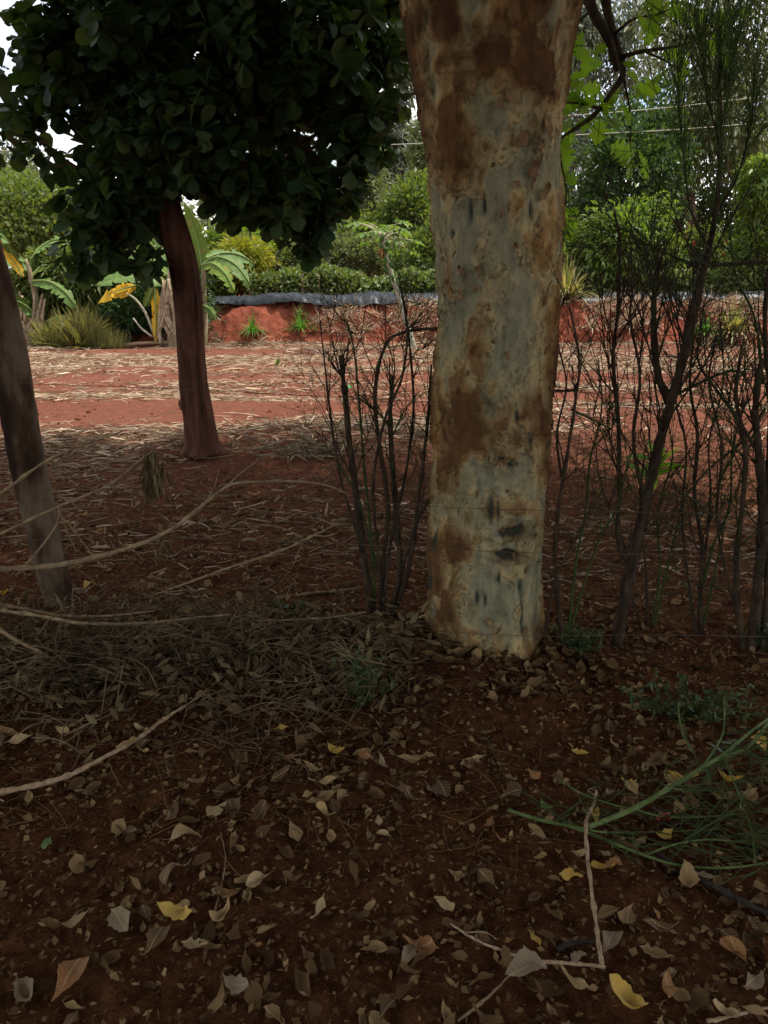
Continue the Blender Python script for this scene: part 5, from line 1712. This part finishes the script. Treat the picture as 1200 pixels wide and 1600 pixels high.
def curled(outline, fold, curl, twist, seed, rag=0, n=15, k=5):
    """a dry leaf with a twisted, uneven blade; unit length along Y"""
    r = np.random.default_rng(seed)
    t = np.linspace(0, 1, n)
    w = np.interp(t, [o[0] for o in outline], [o[1] for o in outline])
    V = []
    ph = r.random() * 6
    for i in range(n):
        for j in range(k):
            s = (j / (k - 1) - .5) * 2
            ww = w[i] * (1 + (rag * r.normal() if abs(s) > .9 else 0))
            x = s * ww
            z = fold * abs(s) * ww + curl * (t[i] - .45) ** 2 * 2 + .05 * math.sin(ph + 9 * t[i] + 2 * s) * abs(s)
            a = twist * (t[i] - .5)
            V.append((x * math.cos(a) - z * math.sin(a) + .06 * math.sin(3 * t[i] + ph), t[i] - .5, x * math.sin(a) + z * math.cos(a)))
    Q = [(i * k + j, i * k + j + 1, (i + 1) * k + j + 1, (i + 1) * k + j) for i in range(n - 1) for j in range(k - 1)]
    V = np.array(V)
    V[:, 2] -= V[:, 2].min()
    return V, Q


OUT = {
    'lance': [(0, .015), (.1, .02), (.2, .12), (.45, .19), (.75, .12), (1, .0)],
    'oval': [(0, .015), (.08, .03), (.2, .2), (.5, .29), (.8, .2), (.95, .07), (1, .0)],
    'obov': [(0, .015), (.15, .06), (.45, .22), (.72, .30), (.9, .2), (1, .02)],
    'lobe': [(0, .015), (.1, .05), (.22, .22), (.34, .17), (.46, .31), (.58, .21), (.7, .25), (.85, .13), (1, .0)],
}


def litter():
    # fine crumbs, bits of stalk and small leaf fragments
    n = 85000
    y = .9 + (7.6 - .9) * rng.random(n) ** .75
    x = rng.uniform(-1, 1, n) * (.75 + .50 * y)
    z = height(x, y)
    d = norm(rng.normal(size=(n, 3)) * [1, 1, .25])
    L = rng.uniform(.006, .028, n)
    W = L * rng.uniform(.1, .8, n)
    tag(MB().scatter(RHOMB, np.stack([x, y, z + .004 + rng.random(n) * .006], 1), frames_from(d, rng.normal(size=n) * .7), np.stack([W, L, L], 1)).build('litter_crumbs', M['litter']),
        'small crumbs of dry leaf and bark strewn over the soil', 'litter', kind='stuff')
    # thin stalks
    n = 5600
    y = .9 + 5 * rng.random(n)
    x = rng.uniform(-1, 1, n) * (.75 + .50 * y)
    keep = fbm(np.stack([x * 1.4, y * 1.4, 0 * x], 1), 3, 131) > .46
    x, y = x[keep], y[keep]
    mb = MB()
    zz = height(x, y)
    for k in range(len(x)):
        L = rng.uniform(.04, .20)
        a = rng.random() * 6.283
        p = np.array([x[k], y[k], zz[k] + .006])
        e = p + np.array([math.cos(a), math.sin(a), 0]) * L
        e[2] = hz(e[0], e[1]) + .006
        mb.tube(np.array([p, (p + e) / 2 + [rng.normal() * .012, rng.normal() * .012, .006], e]), [.0012, .001, .0006], 3, 0, False)
    tag(mb.build('litter_stalks', M['litter']), 'thin dry leaf stalks scattered over the litter', 'litter', kind='stuff')
    # whole curled leaves beyond the ones built singly
    mb = MB()
    for v in range(9):
        Vc, Qc = curled(OUT[['lance', 'oval', 'obov'][v % 3]], rng.uniform(.05, .6), rng.uniform(-.3, .6), rng.normal() * .9, 400 + v, .06, 7, 3)
        n = 420
        y = 1.0 + 4.8 * rng.random(n) ** .9
        x = rng.uniform(-1, 1, n) * (.75 + .50 * y)
        keep = rng.random(n) < .25 + 1.5 * (fbm(np.stack([x * 2.2, y * 2.2, 0 * x], 1), 2, 141) - .3)
        x, y = x[keep], y[keep]
        m = len(x)
        d = norm(np.stack([rng.normal(size=m), rng.normal(size=m), rng.normal(size=m) * .12], 1))
        L = rng.uniform(.03, .075, m)
        mb.scatter((Vc, Qc, []), np.stack([x, y, height(x, y) + .004 + rng.random(m) * .008], 1), frames_from(d, rng.normal(size=m) * .35), L)
    # leaves and bark scraps drifted against the thick trunk
    n = 230
    a = rng.uniform(math.pi, 2 * math.pi, n) + rng.normal(size=n) * .3
    rr_ = .26 + rng.random(n) ** 1.6 * .28
    x, y = ROWS[0, 0] + np.cos(a) * rr_, ROWS[0, 1] + np.sin(a) * rr_
    Vc, Qc = curled(OUT['oval'], .3, .3, .5, 431, .08, 7, 3)
    d = norm(np.stack([np.cos(a + 1.6) + rng.normal(size=n) * .7, np.sin(a + 1.6) + rng.normal(size=n) * .7, rng.normal(size=n) * .25], 1))
    mb.scatter((Vc, Qc, []), np.stack([x, y, height(x, y) + .006 + (.32 - rr_).clip(0) * .2 * rng.random(n)], 1), frames_from(d, rng.normal(size=n) * .7), rng.uniform(.03, .08, n))
    tag(mb.build('leaf_litter', M['litter']), 'smaller dry leaves spread over the shaded soil', 'litter', kind='stuff')


litter()


def leaf_label(mt, sh, x, y):
    c = {'fallen': 'brownish', 'fallen_grey': 'grey', 'fallen_orange': 'orange brown', 'fallen_yellow': 'dull yellow'}[mt]
    k = ['narrow', 'oval', 'blunt', 'oval', 'narrow', 'blunt', 'lobed'][sh % 7]
    side = 'at the left' if x < -.15 else 'by the green branch' if x > .45 and y < 2.5 else 'below the thick trunk'
    row = 'near the lower edge' if y < 1.6 else 'before the brush' if y < 2.3 else 'near the fence'
    return f'{k} {c} fallen leaf {row}, {side}'


def fallen_leaves():
    meshes = []
    for s in range(28):
        kind = ['lance', 'oval', 'obov', 'oval', 'lance', 'obov', 'lobe'][s % 7]
        V, Q = curled(OUT[kind], rng.uniform(.1, 1.0), rng.uniform(-.5, .9), rng.normal() * 1.1, 200 + s, .05)
        meshes.append(MB().add(V, Q))
    cache = {}

    def put(px, py, L, yaw, mat, shape, label, group=None, world=None, z=0, tilt=None):
        key = (shape, mat)
        if key not in cache:
            cache[key] = meshes[shape].mesh('fallen_leaf', M[mat])
        p = np.array(world) if world is not None else gp(px, py)
        o = bpy.data.objects.new('fallen_leaf', cache[key])
        C.objects.link(o)
        e = .04
        gx = (hz(p[0] + e, p[1]) - hz(p[0] - e, p[1])) / (2 * e)
        gy = (hz(p[0], p[1] + e) - hz(p[0], p[1] - e)) / (2 * e)
        o.location = (p[0], p[1], hz(p[0], p[1]) + .006 + z)
        q = Vector((-gx, -gy, 1)).to_track_quat('Z', 'Y').to_euler()
        tl = tilt if tilt is not None else rng.normal() * .2
        from mathutils import Matrix
        Rm = Vector((-gx, -gy, 1)).to_track_quat('Z', 'Y').to_matrix() @ Matrix.Rotation(yaw, 3, 'Z') @ Matrix.Rotation(tl, 3, 'Y')
        o.rotation_euler = Rm.to_euler()
        o.scale = (L, L, L)
        tag(o, label, 'leaf', group)
    # leaves that can be recognised one by one
    for px, py, L, yaw, mat, sh, lab in [
        (145, 952, .07, .5, 'fallen_yellow', 1, 'yellow fallen leaf caught in the brush right of the leaning trunk'),
        (275, 1438, .085, 1.9, 'fallen_yellow', 6, 'ragged yellow fallen leaf below the middle left'),
        (523, 1185, .075, 1.5, 'fallen_yellow', 3, 'mustard fallen leaf lying flat below the pencil shrub'),
        (440, 1146, .05, .6, 'fallen_yellow', 2, 'small yellow fallen leaf in front of the brush'),
        (1186, 1172, .085, 1.3, 'fallen_yellow', 1, 'orange yellow fallen leaf at the right edge beside the green branch'),
        (1135, 1229, .075, 1.8, 'fallen_yellow', 3, 'yellow fallen leaf lying on the cut green twigs'),
        (1063, 1228, .085, .2, 'fallen_yellow', 4, 'narrow yellow leaf standing behind the cut green branch'),
        (1035, 1291, .055, 2.6, 'fallen_red', 3, 'reddish fallen leaf beneath the cut green branch'),
        (1036, 1316, .065, 1.4, 'fallen_yellow', 6, 'lobed pale yellow fallen leaf below the reddish one'),
        (905, 1186, .055, .9, 'fallen_yellow', 13, 'lobed tan yellow fallen leaf above the broken stick'),
        (832, 1219, .06, .3, 'fallen_orange', 2, 'orange brown pointed leaf left of the broken stick'),
        (820, 1532, .095, 1.2, 'fallen_grey', 1, 'large silver grey fallen leaf below the curved tan stick'),
        (893, 1381, .06, .3, 'fallen_yellow', 8, 'round cream fallen leaf left of the upright stick'),
        (952, 1484, .08, .1, 'fallen_grey', 5, 'grey brown fallen leaf touching the foot of the upright stick'),
        (290, 1325, .085, 1.3, 'fallen', 1, 'large tan oval leaf left of the lower middle'),
        (645, 1194, .085, 1.6, 'fallen', 4, 'pale curled leaf lying left of the peeling trunk foot'),
        (506, 1232, .09, .5, 'fallen', 0, 'narrow tan leaf slanting below the mustard leaf'),
        (438, 1218, .08, -.6, 'fallen', 7, 'curled pale narrow leaf left of the mustard leaf'),
        (640, 1252, .08, .1, 'fallen', 4, 'upright tan curled leaf below the peeling trunk'),
        (798, 1248, .075, .2, 'fallen', 2, 'tan leaf at the cut end of the green branch'),
        (850, 1272, .05, 1.4, 'fallen_green', 3, 'small pale green leaf on the end of the green branch'),
        (118, 1452, .085, .8, 'fallen', 6, 'pale lobed fallen leaf at the lower left'),
        (110, 1540, .11, .2, 'fallen_orange', 5, 'large brown fallen leaf near the lower left corner'),
        (75, 1328, .05, 1.2, 'fallen_green', 2, 'small green leaf scrap at the left'),
        (322, 1134, .07, .4, 'fallen', 3, 'tan oval leaf in front of the long pale stick'),
        (1042, 1556, .09, -.4, 'fallen_orange', 0, 'orange brown leaf near the lower right corner'),
        (975, 1572, .085, .2, 'fallen_yellow', 3, 'dull yellow leaf at the lower edge right of the silver leaf'),
        (1184, 1462, .07, 1.0, 'fallen', 13, 'lobed tan leaf at the right edge below the dark stick'),
        (1095, 1380, .08, 1.2, 'fallen_grey', 6, 'pale grey lobed leaf beside the dark stick'),
        (372, 1550, .075, .8, 'fallen_grey', 6, 'grey lobed leaf at the lower edge left of the middle'),
        (655, 1090, .05, .2, 'fallen', 1, 'small tan leaf at the foot of the peeling trunk'),
    ]:
        put(px, py, L * 1.02, yaw, mat, sh, lab, z=.012 if py > 1000 else .10)
    # the rest look alike
    pts = []
    tries = 0
    while len(pts) < 275 and tries < 20000:
        tries += 1
        y = 1.15 + 2.3 * rng.random() ** 1.1
        x = rng.uniform(-1, 1) * (.42 + .43 * y)
        if math.hypot(x - .42, y - 3.05) < .3:
            continue
        if rng.random() > .15 + 2.2 * (float(fbm(np.array([[x * 2.5, y * 2.5, 0]]), 2, 151)[0]) - .35):
            continue
        if all((x - a) ** 2 + (y - b) ** 2 > .026 ** 2 for a, b in pts):
            pts.append((x, y))
    for x, y in pts:
        q = rng.random()
        mt = 'fallen' if q < .86 else 'fallen_grey' if q < .91 else 'fallen_orange' if q < .975 else 'fallen_yellow'
        sh = int(rng.integers(0, 28))
        put(0, 0, .034 + .056 * rng.random() ** 1.7, rng.random() * 6.283, mt, sh, leaf_label(mt, sh, x, y), 'dry fallen leaves on the shaded soil', (x, y, 0), z=.004)


fallen_leaves()


def cut_branch():
    b = gp(795, 1266)
    t = thing('cut_branch', 'green cut pencil shrub branch lying on the litter at the right', 'branch', b)

    def seg(name, pp, r, n=26):
        w = [gp(x, y, l) for x, y, l in pp]
        pts = spline(w, n)
        MB().tube(pts, [q * .001 for q in r], 9, .05).build(name, M['green_stem'], t)
        return pts
    main = seg('stem', [(795, 1266, .02), (840, 1280, .03), (900, 1294, .03), (990, 1330, .02), (1060, 1352, .02), (1140, 1356, .02), (1215, 1345, .02)], [5, 5.2, 4.6, 4.4, 3.6, 3, 2.4])
    up = seg('stem', [(920, 1292, .04), (985, 1266, .06), (1040, 1235, .10), (1100, 1198, .14), (1130, 1180, .16), (1165, 1150, .18), (1215, 1112, .20)], [7, 7.6, 7, 6.8, 6, 4.5, 4])
    f2 = seg('stem', [(1128, 1180, .16), (1160, 1172, .17), (1185, 1150, .18), (1215, 1105, .19)], [6, 5.5, 5, 4])
    sides_ = [seg('side_stem', [(985, 1262, .05), (1030, 1275, .03), (1085, 1277, .02), (1150, 1272, .02)], [3.5, 3, 2.5, 1.8]),
              seg('side_stem', [(870, 1215, .03), (905, 1238, .04), (950, 1255, .05), (985, 1264, .05)], [2, 2.5, 3, 3.2]),
              seg('side_stem', [(1010, 1335, .03), (1060, 1318, .04), (1110, 1312, .03), (1180, 1318, .02)], [3, 2.6, 2, 1.6]),
              seg('side_stem', [(1100, 1196, .14), (1128, 1150, .2), (1132, 1110, .24), (1130, 1095, .25)], [3, 2.6, 2.2, 1.5]),
              seg('side_stem', [(1085, 1178, .14), (1068, 1150, .16), (1060, 1110, .18), (1062, 1095, .19)], [3, 2.6, 2.2, 1.5]),
              seg('side_stem', [(880, 1285, .03), (940, 1300, .03), (1010, 1300, .02), (1120, 1296, .02)], [3, 2.4, 2, 1.6]),
              seg('side_stem', [(1130, 1180, .12), (1150, 1230, .08), (1172, 1290, .04), (1180, 1345, .02)], [3, 2.6, 2.2, 1.6])]
    tw = MB()
    for k in range(130):
        src = [up, f2, up, main, sides_[0], sides_[2], sides_[5], sides_[6]][k % 8]
        i = int(rng.integers(6, len(src) - 1))
        d = norm(rng.normal(size=3) * [1, .8, .35] + [.7, 0, -.1])
        grow(tw, src[i], d, rng.uniform(.08, .24), .0021, 1, 0, (2, 4))
    o = tw.build('twigs', M['twig_green'], t)
    o['kind'] = 'stuff'
    lv = MB()
    for k in range(10):
        q = up[int(rng.integers(12, 24))]
        lv.scatter(LANCE, q[None], frames_from(norm(rng.normal(size=(1, 3)) + [[0, 0, .3]])), np.array([[.016, .06, .06]]))
    o = lv.build('leaves', M['weed'], t)
    o['kind'] = 'stuff'


cut_branch()


def weed(label, px, py, n, R, H, size=.035, mat='weed'):
    p = gp(px, py)
    t = thing('weed', label, 'weed', p, 'low weeds at the hedge foot')
    mb, lv = MB(), MB()
    for k in range(n):
        a = rng.random() * 6.283
        e = p + np.array([math.cos(a) * R * rng.random(), math.sin(a) * R * .7 * rng.random(), H * rng.uniform(.4, 1)])
        pts = spline([p - [0, 0, .01], (p + e) / 2 + rng.normal(size=3) * .015, e], 8)
        mb.tube(pts, [.0018, .0008], 4)
        m = 14
        ii = rng.integers(2, 8, m)
        d = norm(rng.normal(size=(m, 3)) + [0, 0, .25])
        L = size * rng.uniform(.5, 1.1, m)
        lv.scatter(LANCE, pts[ii], frames_from(d, rng.normal(size=m)), np.stack([L * .35, L, L], 1))
    mb.build('stems', M['twig_green'], t)['kind'] = 'stuff'
    lv.build('leaves', M[mat], t)['kind'] = 'stuff'


weed('feathery dark green weed below the pencil shrub clump', 565, 1105, 26, .12, .22)
weed('low dark green weed at the right foot of the peeling trunk', 905, 1018, 30, .16, .12)
weed('dark green weed at the foot of the right edge shrub', 1185, 1010, 28, .2, .16)
weed('dark green weed behind the cut branch', 1080, 1120, 40, .28, .12)
weed('small weed in the brush left of the pencil shrub', 445, 968, 16, .12, .1)
